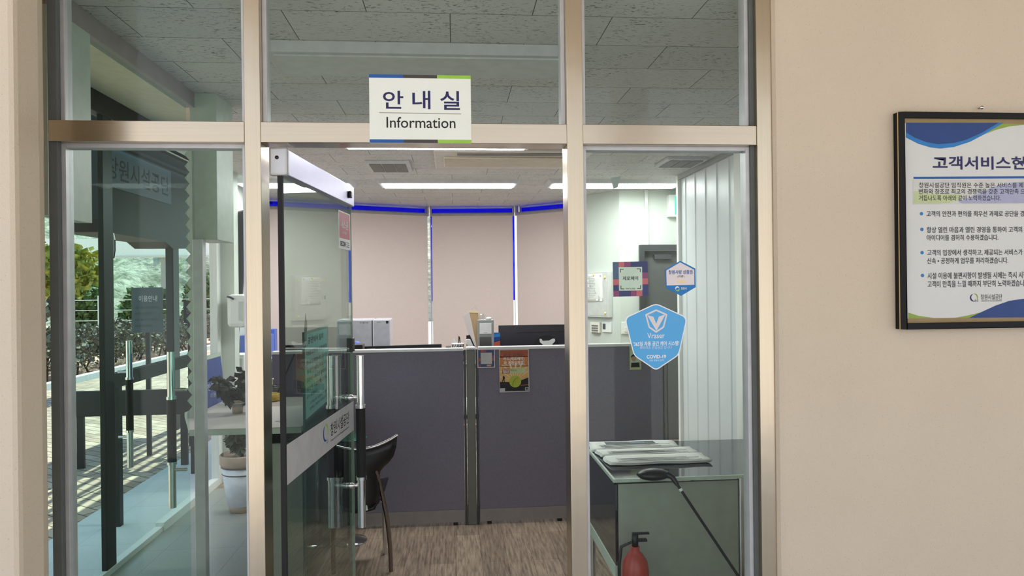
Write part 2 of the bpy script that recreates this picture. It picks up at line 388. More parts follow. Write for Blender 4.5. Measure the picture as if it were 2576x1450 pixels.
# ================================================================== SETTING
# porch outside
LWX = atY(42, 700, -0.32).x
struct('floor_porch', B(-4, 6, -4.0, 0.06, -0.12, 0.0), M['porch'])
struct('ground_forecourt', B(-30, 30, -40, -4.0, -0.2, -0.02), M['porch'])
struct('ceiling_porch', B(-1.3, 6, -3.4, -0.03, 3.25, 3.4), M['soffit'])
struct('wall_porch_right', MB().box(1.062, 6, -0.03, 0.1, 0, 3.4), M['stucco'], bevel=0.02)
struct('wall_porch_left', MB().box(-3.4, -1.235, -0.2, 0.0, 0, 3.4).box(-3.4, LWX, -0.32, -0.2, 0, 3.4), M['stucco'], bevel=0.015)
struct('wall_over_entrance', B(-1.235, 1.062, -0.03, 0.1, 2.78, 3.4), M['stucco'])
for i, (x, y) in enumerate(((1.37, -2.95), (-2.6, -3.1))):
    struct('pillar_%d' % (i + 1), MB().lathe([(0.14, 0), (0.14, 3.25)], (x, y, 0), 32), M['warmwhite'])
# room shell
struct('floor', B(-0.95, 3.0, 0.06, 7.0, -0.12, 0.0), M['wood'])
struct('floor_entry', B(-2.0, -0.95, 0.06, 3.6, -0.12, 0.0), M['inner_tile'])
struct('floor_back_left', B(-2.02, -0.95, 3.6, 7.0, -0.12, 0.0), M['wood'])
struct('ceiling', MB().box(-1.31, 2.6, 0.1, 2.5, 2.6, 2.72).box(-2.02, 2.6, 2.5, 7.0, 2.6, 2.72), M['ceiling'])
struct('ceiling_recess', B(-2.1, -1.31, 0.1, 2.5, 2.72, 2.8), M['soffit'])
struct('roof', B(-2.6, 5.0, -0.03, 7.2, 2.9, 3.3), M['soffit'])  # left overhang, out of view, lengthened to keep the apron in shade
# left outer wall: glazing down to the floor, then white wall
struct('wall_left', MB().box(-2.0, atY(588, 600, 3.80).x, 3.80, 3.92, 0, 2.6).box(-2.02, -2.0, 3.80, 5.55, 0, 2.6), M['backwall'])
MY1, MY2 = atX(266, 900, -1.95).y, atX(281, 900, -1.97).y
w1 = setting('window_1', (-1.97, 0.1, 0))
struct('window_frame', MB().box(-1.985, -1.955, MY1, MY2, 0, 2.72).box(-2.0, -1.95, 0.1, 0.16, 0, 2.72).box(-2.0, -1.95, 0.1, 3.80, 2.6, 2.72), M['darkmetal'], w1, 0.002)
struct('window_frame', MB().box(-2.0, -1.94, 3.70, 3.80, 0, 2.6).box(-2.0, -1.94, 2.6, 3.70, 0, 0.06).box(-2.0, -1.95, 0.16, 2.6, 0, 0.035), M['white'], w1, 0.002)
struct('glass_pane', MB().box(-1.978, -1.972, 0.16, MY1, 0.035, 2.6), M['winglass'], w1)
struct('glass_pane', MB().box(-1.978, -1.972, MY2, 3.70, 0.05, 2.6), M['winglass'], w1)
# glazed inner side screen beside the entrance
w2 = setting('window_2', (-1.31, 0.1, 0))
struct('window_header', B(-1.335, -1.285, 0.1, 1.39, 2.525, 2.6), M['kick'], w2, 0.002)
struct('end_post', B(-1.285, -1.235, 1.33, 1.38, 0, 1.86), M['alu'], w2, 0.003)
struct('jamb_panel', B(-1.335, -1.285, 0.1, 0.37, 1.85, 2.525), M['sage'], w2)
struct('glass_pane', B(-1.314, -1.306, 0.1, 1.33, 0.01, 1.85), M['sideglass'], w2)
struct('glass_pane', B(-1.314, -1.306, 0.37, 1.33, 1.85, 2.525), M['sideglass'], w2)
struct('trim_1', B(-1.31, -1.18, 1.385, atX(587, 480, -1.18).y, 1.86, 2.6), M['sage'], None, 0.003)
# right: ribbed sandwich panel wall
pw = MB()
prof = []
y = 0.1
while y < 3.94:
    prof += [(y, 2.06), (y + 0.012, 2.052), (y + 0.03, 2.052), (y + 0.042, 2.06)]; y += 0.245
prof += [(3.95, 2.06)]
rows = [[(x, yy, z) for yy, x in prof] for z in (0.0, 2.6)]
pw.grid(rows, smooth=False)
pw.box(2.062, 2.11, 0.1, 3.95, 0, 2.6)
struct('wall_right', pw, M['panel'])
struct('trim_2', MB().box(2.03, 2.075, 3.92, 3.97, 0, 2.6), M['white'], None, 0.003)
py0, py1 = atX(1882, 600, 2.045).y, atX(1851, 600, 2.045).y
struct('trim_5', MB().box(2.035, 2.05, py0, py1, 0, 2.56), M['white'], None, 0.003)
struct('trim_3', MB().box(2.03, 2.06, 0.1, 3.92, 2.56, 2.6), M['grey'])
# back right: white wall with the slanted return
A0, A1 = Vector((1.72, 4.87)), Vector((1.32, 5.52))
struct('wall_back_right', MB().box(1.72, 1.96, 4.87, 5.0, 0, 2.6).box(1.96, 2.55, 4.87, 5.0, 2.02, 2.6).box(2.44, 2.55, 3.97, 5.0, 0, 2.6).prism([(1.72, 4.87), (1.32, 5.52), (1.42, 5.58), (1.82, 4.93)], 0, 2.6), M['backwall'])
d2 = setting('door_2', (1.96, 4.87, 0))
struct('door_frame', MB().box(1.92, 1.97, 4.82, 4.87, 0, 2.03).box(1.97, 2.44, 4.82, 4.87, 1.97, 2.03).box(1.955, 1.97, 4.84, 4.9, 0, 1.98), M['dgrey'], d2, 0.003)
struct('door_leaf', B(1.97, 2.44, 4.88, 4.92, 0.0, 1.97), M['doordark'], d2)
struct('door_closer', B(2.08, 2.26, 4.845, 4.88, 1.88, 1.93), M['dgrey'], d2, 0.004)
struct('trim_4', B(1.985, 2.02, 4.845, 4.87, 2.0, 2.6), M['white'], None, 0.003)
# bay window behind the blinds
BAY = [(-2.0, 5.50), (-0.28, 6.29), (0.757, 6.24), (1.32, 5.75)]
def bayframe(i):
    a, b = Vector(BAY[i]), Vector(BAY[i + 1]); return frame((a.x, a.y, 0), (b.x - a.x, b.y - a.y, 0), (0, 0, 1)), (b - a).length
for i in range(3):
    F, L = bayframe(i)
    w = setting('window_%d' % (i + 3), (BAY[i][0], BAY[i][1], 0))
    struct('window_frame', MB(F).box(0.0, 0.012, 0, 2.6, -0.16, -0.1).box(L - 0.006, L, 0, 2.6, -0.16, -0.1).box(0, L, 0, 0.7, -0.16, -0.1).box(0, L, 2.585, 2.6, -0.16, -0.1), M['alu'], w)
    struct('glass_pane', MB(F).box(0.012, L - 0.006, 0.7, 1.45, -0.135, -0.13), M['winglass'], w)
    struct('tinted_pane', MB(F).box(0.012, L - 0.006, 1.45, 2.585, -0.135, -0.13), M['blueglass'], w)
struct('wall_back', MB().prism([(1.32, 5.75), (1.32, 5.52), (1.42, 5.52), (1.42, 5.8)], 0, 2.6), M['backwall'])

# ------------------------------------------------------------------ stainless entrance frame
st = setting('trim_7', (0, 0, 0))
struct('mullion', B(-0.646, -0.596, 0, 0.10, 0, 2.78), M['steel'], st, 0.002)
struct('mullion', B(0.374, 0.427, 0, 0.10, 0, 2.78), M['steel'], st, 0.002)
struct('jamb', MB().box(-1.235, -1.207, 0.01, 0.085, 0, 2.78), M['gasket'], st, 0.002)
struct('jamb', B(1.011, 1.062, -0.005, 0.085, 0, 2.78), M['steel'], st, 0.002)
for x0, x1 in ((-1.229, -0.646), (-0.596, 0.374), (0.427, 1.011)):
    struct('transom', B(x0, x1, 0.0, 0.085, 2.066, 2.131), M['steelx'], st, 0.002)
struct('head', B(-1.235, 1.062, 0.0, 0.085, 2.72, 2.78), M['steelx'], st)
# glazing beads and panes
def bay(name, x0, x1, z0, z1, pane=True):
    w = setting(name, (x0, 0.05, z0))
    t = 0.014
    struct('glazing_bead', MB().box(x0, x0 + t, 0.028, 0.072, z0, z1).box(x1 - t, x1, 0.028, 0.072, z0, z1).box(x0 + t, x1 - t, 0.028, 0.072, z1 - t, z1).box(x0 + t, x1 - t, 0.03, 0.072, z0, z0 + 0.004), M['alu'], w, 0.0015)
    struct('glass_pane', B(x0 + t, x1 - t, 0.046, 0.054, z0 + 0.004, z1 - t), M['glass'], w)
    return w
bay('window_6', -1.207, -0.646, 0.02, 2.066)
bay('window_7', 0.427, 0.998, 0.02, 2.066)
struct('trim_8', MB().box(0.998, 1.011, 0.02, 0.085, 0, 2.78), M['gasket'])
bay('window_8', -1.207, -0.646, 2.131, 2.72)
bay('window_9', -0.596, 0.374, 2.131, 2.72)
bay('window_10', 0.427, 0.998, 2.131, 2.72)

# ------------------------------------------------------------------ open glass door
H = Vector((-0.548, 0.055)); E_ = Vector((-0.458, 0.935)); DL = (E_ - H).length
DF = frame((H.x, H.y, 0), (E_.x - H.x, E_.y - H.y, 0), (0, 0, 1))          # local x along the door, y up, z towards the opening
door = setting('door_1', (H.x, H.y, 0)); door['label'] = 'frameless glass door standing open into the room'; door['category'] = 'door'
struct('glass_pane', MB(DF).box(0.0, DL, 0.09, 1.975, -0.006, 0.006), M['darkglass'], door)
struct('top_rail', MB(DF).box(0.0, DL, 1.972, 2.058, -0.02, 0.02), M['doorsteel'], door, 0.003)
struct('bottom_rail', MB(DF).box(0.0, DL, 0.01, 0.09, -0.02, 0.02), M['doorsteel'], door, 0.003)
struct('edge_seal', MB(DF).box(-0.012, 0.0, 0.09, 1.972, -0.008, 0.008), M['blackm'], door)
struct('edge_seal', MB(DF).box(DL, DL + 0.004, 0.09, 1.972, -0.006, 0.006), M['sage'], door)
pb = struct('pivot_bracket', MB(DF).box(-0.022, 0.004, 1.968, 2.06, -0.032, 0.028), M['alu'], door, 0.008)
struct('bracket_screw', MB(DF @ Matrix.Translation((-0.022, 2.025, -0.005)) @ Matrix.Rotation(math.radians(-90), 4, 'Y')).lathe([(0.006, 0), (0.006, 0.002)], (0, 0, 0), 16), M['blackp'], pb)
struct('rail_knob', MB(DF).box(DL - 0.10, DL - 0.075, 2.0, 2.03, 0.02, 0.032), M['blackp'], door, 0.004)
struct('lock_case', MB(DF).box(DL - 0.03, DL + 0.006, 1.325, 1.385, -0.014, 0.014), M['blackp'], door, 0.002)
def pull(Fh, s, off, parent, zt=1.312, zb=0.56, r=0.0195):
    """one round pull: chrome ends, black grip"""
    h = struct('pull_handle', MB(Fh).tube([(s, 0.775, off), (s, 1.088, off)], r + 0.001, 20), M['blackm'], parent)
    h['label'] = 'black grip with chrome ends'
    struct('chrome_end', MB(Fh).tube([(s, 1.088, off), (s, zt, off)], r - 0.002, 20), M['chrome'], h)
    struct('chrome_end', MB(Fh).tube([(s, zb, off), (s, 0.775, off)], r - 0.002, 20), M['chrome'], h)
    struct('collar', MB(Fh).tube([(s, 1.082, off), (s, 1.096, off)], r + 0.003, 20).tube([(s, 0.768, off), (s, 0.782, off)], r + 0.003, 20), M['chrome'], h)
    return h
HS = DL - 0.07
pull(DF, HS, 0.055, door); pull(DF, HS, -0.075, door)
for z in (1.128, 0.742):
    struct('handle_mount', MB(DF).tube([(HS, z, -0.075), (HS, z, -0.03), (HS, z, -0.025), (HS, z, 0.02), (HS, z, 0.022), (HS, z, 0.055)], [0.007, 0.007, 0.012, 0.012, 0.007, 0.007], 14), M['chrome'], door)
# white band with the emblem and name
bs = struct('band_sticker', MB(DF).box(0.004, DL - 0.004, 0.972, 1.102, 0.0062, 0.0068), M['lightgrey'], door); bs['label'] = 'white band with round emblem and name'
ez = 1.05
struct('emblem', MB(DF).prism(arc(0.445, ez, 0.024, 0.036, 115, 290), 0.0068, 0.0072), M['blue'], bs)
struct('emblem', MB(DF).prism(arc(0.445, ez, 0.026, 0.036, 100, -30), 0.0068, 0.0072), M['green'], bs)
text('공공', DF, 0.455, 0.478, ez - 0.045, ez - 0.032, M['ink'], bs, z=0.0069)
text('창원시설공단', DF, 0.51, 0.80, 1.02, 1.072, M['ink'], bs, z=0.0069, weight=0.006)
text('Changwon City Facilities Management Corporation', DF, 0.51, 0.80, 0.998, 1.008, M['ink'], bs, z=0.0069)
# red security sticker
rs = struct('security_sticker', MB(DF).box(DL - 0.215, DL - 0.022, 1.775, 1.935, 0.0062, 0.0068), M['stwhite'], door); rs['label'] = 'red and white security notice'
struct('red_field', MB(DF).box(DL - 0.208, DL - 0.034, 1.82, 1.93, 0.0068, 0.0071), M['red'], rs)
text('에스원', DF, DL - 0.185, DL - 0.065, 1.862, 1.898, M['stwhite'], rs, z=0.0072, weight=0.01)
text('CCTV작동중', DF, DL - 0.16, DL - 0.09, 1.84, 1.85, M['stwhite'], rs, z=0.0072)
text('SECOM', DF, DL - 0.195, DL - 0.11, 1.786, 1.808, M['ink'], rs, z=0.0072, weight=0.03)
for k in range(3): struct('print_line', MB(DF).box(DL - 0.095, DL - 0.045, 1.786 + k * 0.009, 1.789 + k * 0.009, 0.0068, 0.0071), M['ink'], rs)
# pulls on the left-hand glazing
HA, HB = atX(326, 1000, -1.925).y, atX(431, 1000, -1.36).y
pull(FX(-1.97), HA, 0.045, w1); pull(FX(-1.31), HB, -0.05, w2)
for z in (1.128, 0.742):
    struct('handle_mount', MB(FX(-1.97)).tube([(HA, z, -0.02), (HA, z, 0.045)], 0.008, 12), M['chrome'], w1)
    struct('handle_mount', MB(FX(-1.31)).tube([(HB, z, -0.05), (HB, z, 0.02)], 0.008, 12), M['chrome'], w2)

# ================================================================== SIGNS OUTSIDE
SY = -0.012
sg = thing('information_sign', 'white sign reading Information with blue, charcoal and green end stripes above the entrance', 'sign', (-0.098, SY, 2.067))
p0, p1 = atY(928, 187, SY), atY(1186, 360.5, SY)
xa, xb, za, zb = p0.x, p1.x, p1.z, p0.z
MB().box(xa, xb, SY, -0.002, za, zb).build('panel', M['signwhite'], sg, 0.001)
w3 = (xb - xa) / 3
for z0, z1 in ((zb - 0.0105, zb), (za, za + 0.0105)):
    for k, m in enumerate(('blue', 'char', 'green')):
        MB(FY(SY)).box(xa + k * w3, xa + (k + 1) * w3, z0, z1, 0.0002, 0.0006).build('stripe', M[m], sg)
for ch, pa, pb in (('안', (963, 228), (1015, 274)), ('내', (1037, 228), (1083, 275)), ('실', (1107, 229), (1157, 277))):
    tpx(ch, pa, pb, SY, M['navy'], sg, 0.012)
ppx([(954, 282.5), (1160, 286), (1160, 288), (954, 284.5)], SY, 0.0002, 0.0006, M['rule'], sg, 'rule')
tpx('Information', (972, 294), (1146, 323), SY, M['ink'], sg, 0.006)

PYF = -0.06
po = thing('framed_poster', 'black framed customer charter poster with blue wave corners on the beige wall', 'poster', (1.7, PYF, 1.45))
fl, fr = atY(2261, 300, PYF).x, atY(2718, 300, PYF).x
ft, fb = atY(2300, 281.5, PYF).z, atY(2300, 828.5, PYF).z
il, ir, it, ib = fl + 0.021, fr - 0.021, ft - 0.019, fb + 0.0195
MB().box(fl, il, PYF, -0.03, fb, ft).box(ir, fr, PYF, -0.03, fb, ft).box(il, ir, PYF, -0.03, it, ft).box(il, ir, PYF, -0.03, fb, ib).build('frame', M['frameblack'], po, 0.0015)
MB().box(fl - 0.0004, fl, PYF + 0.003, PYF + 0.008, fb, ft).build('gold_line', M['goldline'], po)
SH = PYF + 0.012
MB().box(il, ir, SH, -0.031, ib, it).build('sheet', M['postersheet'], po)
for za_, zb_ in ((it - 0.0155, it), (ib, ib + 0.015)): MB(FY(SH)).box(il, ir, za_, zb_, 0.0002, 0.0006).build('gold_margin', M['goldmat'], po)
PT = it - 0.0155
def pw_(pts, m, lift, name):
    mb = MB(FY(SH)); mb.prism([(min(max(x, il), ir), z) for x, z in (xz(a, b, SH) for a, b in pts)], lift, lift + 0.0003); return mb.build(name, M[m], po)
pw_([(2279, 309), (2279, 333), (2300, 346), (2330, 358), (2360, 363), (2400, 360), (2430, 352), (2470, 334), (2505, 313), (2512, 309)], 'deepblue', 0.0010, 'wave')
pw_([(2279, 320), (2279, 346), (2310, 362), (2340, 371), (2365, 374), (2400, 370), (2440, 357), (2480, 336), (2524, 309), (2505, 309)], 'blue2', 0.0006, 'wave')
pw_([(2480, 337), (2505, 327), (2540, 318), (2580, 314), (2630, 318), (2690, 330), (2690, 309), (2524, 309)], 'olive', 0.0002, 'wave')
pw_([(2285, 787), (2310, 795), (2350, 800.5), (2285, 802)], 'olive', 0.0002, 'wave')
pw_([(2400, 800.5), (2430, 795), (2465, 787), (2440, 800.5)], 'olive', 0.0002, 'wave')
pw_([(2438, 800), (2470, 785), (2505, 769), (2540, 757), (2576, 752), (2620, 752), (2690, 765), (2690, 798)], 'deepblue', 0.0006, 'wave')
tpx('고객서비스헌장', (2346, 393), (2621, 427.5), SH, M['navy'], po, 0.022, 0.0003)
pw_([(2298, 445), (2690, 443), (2690, 448.5), (2298, 450.5)], 'blue', 0.0003, 'rule')
pw_([(2296, 453), (2690, 451), (2690, 512), (2296, 515)], 'panelgrey', 0.0002, 'text_panel')
pw_([(2298, 480), (2330, 487), (2420, 490), (2410, 505), (2380, 512), (2298, 513)], 'pale_green', 0.0004, 'panel_wave')
pw_([(2410, 508), (2450, 492), (2500, 470), (2540, 460), (2600, 456), (2690, 470), (2690, 511), (2420, 512)], 'lilac', 0.00045, 'panel_wave')
LINES = [('창원시설공단 임직원은 수준 높은 서비스를 제공하고', 2311, 466, 2612), ('변화와 창조로 최고의 경쟁력을 갖춘 고객만족 으뜸', 2311, 482, 2590), ('거듭나도록 아래와 같이 노력하겠습니다.', 2311, 498.5, 2517),
         ('고객의 안전과 편의를 최우선 과제로 공단을 경영하고', 2330, 538, 2612), ('항상 열린 마음과 열린 경영을 통하여 고객의 의견과', 2331, 578, 2612), ('아이디어를 겸허히 수용하겠습니다.', 2331, 598, 2511),
         ('고객의 입장에서 생각하고, 제공되는 서비스가 불편', 2332, 635.5, 2598), ('신속 • 공정하게 업무를 처리하겠습니다.', 2332, 656, 2536), ('시설 이용에 불편사항이 발생될 시에는 즉시 시정하여', 2333, 693, 2606), ('고객이 만족을 느낄 때까지 부단히 노력하겠습니다.', 2333, 714, 2590)]
for body, x, yy, x2 in LINES:
    tpx(body, (x, yy - 6.8), (x2, yy + 6.8), SH, M['ink'], po, 0.006, 0.0008)
for yy, x in ((538, 2318), (577.5, 2319), (636, 2319.5), (693.5, 2320.5)):
    c = xz(x, yy, SH); MB(FY(SH)).prism(circ(c[0], c[1], 0.0058), 0.0002, 0.0006).build('bullet', M['blue2'], po)
c = xz(2450, 749, SH)
MB(FY(SH)).prism(arc(c[0], c[1], 0.0095, 0.0145, 110, 290), 0.0002, 0.0006).build('emblem', M['navy'], po)
MB(FY(SH)).prism(arc(c[0], c[1], 0.0105, 0.0145, 100, -30), 0.0002, 0.0006).build('emblem', M['olive'], po)
tpx('공공', (2451, 753), (2461, 760), SH, M['ink'], po, 0.0, 0.0003)
tpx('창원시설공단', (2467, 741), (2521, 754), SH, M['ink'], po, 0.004, 0.0003)
tpx('CHANGWON CITY FACILITIES CORPORATION', (2468, 756), (2520, 758.5), SH, M['ink'], po, 0.0, 0.0003)
tag(MB(Matrix.Translation((1.47, -0.03, 2.185)) @ Matrix.Rotation(math.radians(90), 4, 'X')).lathe([(0.003, 0), (0.003, 0.012), (0.006, 0.012), (0.006, 0.015)], (atY(2468, 276, -0.04).x - 1.47, 0.003, 0), 12).build('wall_screw', M['chrome']), 'small screw head in the beige wall above the framed poster', 'screw')

# stickers on the right-hand pane (outer face)
GY = 0.0455
def sticker(name, label, poly, m, back):
    s = thing(name, label, 'sticker', (poly[0][0], GY, poly[0][1])); return s
s1 = thing('payment_sticker', 'square sticker with mint centre and patchwork navy, rose and purple border on glass', 'sticker', tuple(atY(1586, 745, GY)))
ppx([(1541, 660), (1629, 657.5), (1631, 745), (1543, 747)], GY, 0.0002, 0.0006, M['stnavy'], s1, 'backing')
for pts, m in (([(1541, 660), (1555, 659.5), (1556, 703), (1542, 703)], 'ststeel'), ([(1555.5, 659.5), (1570, 659), (1570, 672), (1556, 672.5)], 'stpink2'), ([(1570, 659), (1586, 658.7), (1586, 671.5), (1570, 672)], 'stpurple'), ([(1542, 703), (1556, 702.5), (1556, 717.5), (1542, 718)], 'stpink2'),
               ([(1542.6, 732.5), (1557, 732), (1557.5, 746.6), (1543, 747)], 'stpurple'), ([(1587, 731.5), (1601, 731), (1601, 745.6), (1587, 746)], 'stpurple'), ([(1601, 731), (1615.5, 730.8), (1616, 745.2), (1601, 745.6)], 'stpink2'), ([(1615.5, 686), (1629.7, 685.7), (1630, 700.5), (1615.5, 701)], 'stpurple'), ([(1615.5, 701), (1630, 700.5), (1630.2, 715.5), (1615.7, 716)], 'stpink2')):
    ppx(pts, GY, 0.0006, 0.0009, M[m], s1, 'colour_patch')
ppx([(1556, 672.5), (1615, 671.8), (1616, 731), (1557, 732)], GY, 0.0009, 0.0012, M['stmint'], s1, 'centre_panel')
for x, yy, dx, dy in ((1560, 677, 9, 9), (1611, 676, -9, 9), (1561, 728, 9, -9), (1612, 727, -9, -9)):
    ppx([(x, yy), (x + dx, yy), (x + dx, yy + 0.18 * dy), (x + 0.18 * dx, yy + 0.18 * dy), (x + 0.18 * dx, yy + dy), (x, yy + dy)], GY, 0.0012, 0.0014, M['ink'], s1, 'corner_bracket')
tpx('제로페이', (1566, 695.5), (1605, 705.5), GY, M['ink'], s1, 0.012, 0.0013)
tpx('zero pay', (1574, 725), (1598, 729.5), GY, M['ink'], s1, 0.0, 0.0013)
s2 = thing('voucher_sticker', 'hexagonal gift voucher sticker with blue border and blue lower point on glass', 'sticker', tuple(atY(1712, 744, GY)))
ppx([(1711, 656.5), (1749, 676), (1750, 723), (1713, 745), (1674, 724), (1673, 679)], GY, 0.0002, 0.0006, M['blue2'], s2, 'backing')
ppx([(1711, 660.5), (1746, 679), (1746.5, 717), (1677, 718.5), (1676, 681)], GY, 0.0006, 0.0009, M['stpink'], s2, 'white_field')
tpx('창원사랑 상품권', (1681.5, 680), (1742, 690), GY, M['blue'], s2, 0.02, 0.0009)
tpx('(지류)', (1704, 693), (1721, 699.5), GY, M['ink'], s2, 0.012, 0.0009)
ppx([(1702, 705), (1724, 705), (1724, 712), (1702, 712)], GY, 0.0009, 0.0011, M['cream'], s2, 'faded_print')
c = xz(1704, 727, GY)
MB(FY(GY)).prism(arc(c[0], c[1], 0.004, 0.0085, 20, 200), 0.0006, 0.0010).build('emblem', M['stwhite'], s2)
MB(FY(GY)).prism(arc(c[0], c[1], 0.004, 0.0085, 200, 380), 0.0006, 0.0010).build('emblem', M['green'], s2)
tpx('창원시', (1713, 723), (1727, 729), GY, M['stwhite'], s2, 0.01, 0.0007)
s3 = thing('air_care_sticker', 'large sky blue shield sticker with white V emblem and lettering on glass', 'sticker', tuple(atY(1650, 930, GY)))
def rounded(pts, r=0.16, n=5):
    out = []
    for i, p in enumerate(pts):
        p = Vector(p); a = Vector(pts[i - 1]); b = Vector(pts[(i + 1) % len(pts)])
        q0 = p + (a - p) * r; q1 = p + (b - p) * r
        for k in range(n + 1):
            t = k / n; v = q0 * (1 - t) ** 2 + p * 2 * t * (1 - t) + q1 * t ** 2; out.append((v.x, v.y))
    return out
SHIELD = [(1650, 763), (1729, 799), (1708, 894), (1650, 933), (1594, 895), (1571, 800)]
cs = (1650, 846)
ppx(rounded(SHIELD, 0.14), GY, 0.0002, 0.0006, M['stwhite'], s3, 'white_border')
ppx(rounded([(cs[0] + (x - cs[0]) * 0.965, cs[1] + (yy - cs[1]) * 0.965) for x, yy in SHIELD], 0.14), GY, 0.0006, 0.0009, M['sky'], s3, 'blue_field')
HX = [(1650.5, 778.5), (1679, 791), (1670.5, 824.5), (1650.5, 838), (1631.5, 825), (1622.5, 791.5)]
hi = [(cs0 + (x - cs0) * 0.84, 807 + (yy - 807) * 0.84) for cs0, (x, yy) in ((1650.5, q) for q in HX)]
ppx(rounded(HX, 0.08, 3), GY, 0.0009, 0.0012, M['stpink'], s3, 'emblem_outline')
ppx(hi, GY, 0.0012, 0.0014, M['sky'], s3, 'emblem_field')
ppx([(1627.5, 793), (1643.5, 797.5), (1650.5, 815), (1657.5, 797), (1674, 791), (1651, 832.5)], GY, 0.0014, 0.0016, M['stpink'], s3, 'letter_mark')
tpx('Vraser', (1628, 838.5), (1672, 851), GY, M['stwhite'], s3, 0.004, 0.001)
tpx("'365일 자동 공간 케어 시스템'", (1593, 860), (1708, 869.5), GY, M['stwhite'], s3, 0.018, 0.001)
tpx('바이러스 안심공간 입니다', (1610, 871), (1690, 878), GY, M['stpink'], s3, 0.0, 0.001)
tpx('COVID-19', (1626.5, 893.5), (1675, 902), GY, M['stwhite'], s3, 0.03, 0.001)
tpx('자동 반응식 방역', (1633, 905), (1669, 909.5), GY, M['stwhite'], s3, 0.0, 0.001)
tag(MB(FY(0.0545)).prism([xz(1536, 448, 0.0545), xz(1562, 443, 0.0545), xz(1558, 458, 0.0545), xz(1554, 472, 0.0545), xz(1543, 475, 0.0545)], -0.001, -0.0004).build('tape_scrap', M['grey']), 'torn grey scrap of tape stuck high on the right-hand pane', 'tape')

# ================================================================== CEILING FIXTURES
def luminaire(x, y, lit, label, hw=0.63):
    t = thing('ceiling_light', label, 'ceiling light', (x, y, 2.6), 'long flat ceiling lights')
    MB().add([(x + sx * a, y + sy * b, z) for z, a, b in ((2.6, hw + 0.03, 0.19), (2.565, hw, 0.16)) for sx, sy in ((-1, -1), (1, -1), (1, 1), (-1, 1))],
             [(0, 1, 2, 3), (7, 6, 5, 4), (0, 4, 5, 1), (1, 5, 6, 2), (2, 6, 7, 3), (3, 7, 4, 0)]).build('housing', M['lampbody'], t)
    MB().box(x - hw + 0.03, x + hw - 0.03, y - 0.13, y + 0.13, 2.558, 2.566).build('diffuser', M['lamp'] if lit else M['unlit'], t)
luminaire(-0.03, 4.33, True, 'lit long ceiling light in the back row, straight ahead through the doorway')
luminaire(-1.43, 4.33, True, 'lit long ceiling light in the back row, left and partly behind the open door', 0.51)
luminaire(1.55, 4.33, True, 'lit long ceiling light in the back row, right, before the white wall')
luminaire(-0.10, 2.46, True, 'lit long ceiling light just under the transom, above the dark partition')
luminaire(-0.12, 0.80, False, 'unlit long ceiling light seen through the glass above the door')
ac = thing('ceiling_air_conditioner', 'beige one way ceiling air conditioner with long louvre slot', 'air conditioner', (0.42, 3.1, 2.6))
MB().box(-0.13, 1.02, 2.72, 3.44, 2.572, 2.6).build('panel', M['acbody'], ac, 0.008)
MB().box(-0.06, 0.98, 2.92, 3.28, 2.560, 2.573).build('air_flap', M['acflap'], ac, 0.008)
MB().box(0.04, 0.90, 2.77, 2.85, 2.566, 2.574).build('intake_slot', M['vent'], ac, 0.002)
MB().box(0.06, 0.86, 3.305, 3.32, 2.568, 2.573).build('outlet_gap', M['dgrey'], ac)
def vent(x, y, w, d, label):
    v = thing('ceiling_vent', label, 'vent', (x, y, 2.6), 'square ceiling vents')
    MB().box(x - w / 2, x + w / 2, y - d / 2, y + d / 2, 2.575, 2.6).build('frame', M['lampbody'], v, 0.004)
    for k in range(3):
        a = x - w / 2 + 0.025 + k * (w - 0.05) / 3
        MB().box(a + 0.004, a + (w - 0.05) / 3 - 0.004, y - d / 2 + 0.03, y + d / 2 - 0.03, 2.57, 2.577).build('grille', M['vent'], v)
vent(-0.5, 3.43, 0.34, 0.42, 'square three part ceiling vent left of the air conditioner')
vent(1.82, 3.2, 0.32, 0.36, 'square ceiling vent close to the ribbed right wall')

# ================================================================== BACK BAY BLINDS
BL = ['wide pale roller blind left of the centre one, behind the air purifier', 'centre pale roller blind in the bay window', 'pale roller blind on the right, behind the large monitor']
for i in range(3):
    F, L = bayframe(i)
    b = thing('roller_blind', BL[i], 'blind', (BAY[i][0], BAY[i][1], 2.5), 'roller blinds in the bay')
    MB(F).box(0.03, L - 0.03, 0.75, 2.49, 0.0, 0.003).build('fabric', M['blind'], b)
    MB(F).tube([(0.015, 2.5, -0.01), (L - 0.015, 2.5, -0.01)], 0.022, 14).build('roller_tube', M['cassette'], b)
    MB(F).box(0.01, 0.03, 2.48, 2.6, -0.035, 0.01).build('bracket', M['cassette'], b); MB(F).box(L - 0.03, L - 0.01, 2.48, 2.6, -0.035, 0.01).build('bracket', M['cassette'], b)
    MB(F).box(0.03, L - 0.03, 0.73, 0.75, -0.006, 0.008).build('bottom_bar', M['lgrey'], b)
    MB(F).tube([(L - 0.03, 2.48, 0.012), (L - 0.03, 1.2, 0.012)], 0.002, 6).build('pull_chain', M['lgrey'], b)

# ================================================================== PARTITION
def panel(x0, x1, zt, label):
    p = thing('partition_panel', label, 'partition', ((x0 + x1) / 2, 2.52, 0), 'dark office partition panels')
    MB().box(x0, x1, 2.49, 2.545, 0.105, zt - 0.012).build('fabric_field', M['fabric'], p, 0.004)
    MB().box(x0, x1, 2.492, 2.543, 0.02, 0.105).build('kick_plate', M['kick'], p, 0.002)
    MB().box(x0, x1, 2.482, 2.553, zt - 0.012, zt + 0.008).build('top_cap', M['cap'], p, 0.003)
    for s in (x0 + 0.05, x1 - 0.08): MB().box(s, s + 0.03, 2.50, 2.535, 0.0, 0.02).build('foot', M['blackp'], p)
panel(-1.20, 0.063, 1.19, 'long dark partition panel left of the grey post, behind the chair')
panel(0.163, 0.775, 1.195, 'dark partition panel right of the grey post, carrying the orange poster')
panel(0.805, 1.44, 1.20, 'dark partition panel seen through the right-hand pane')
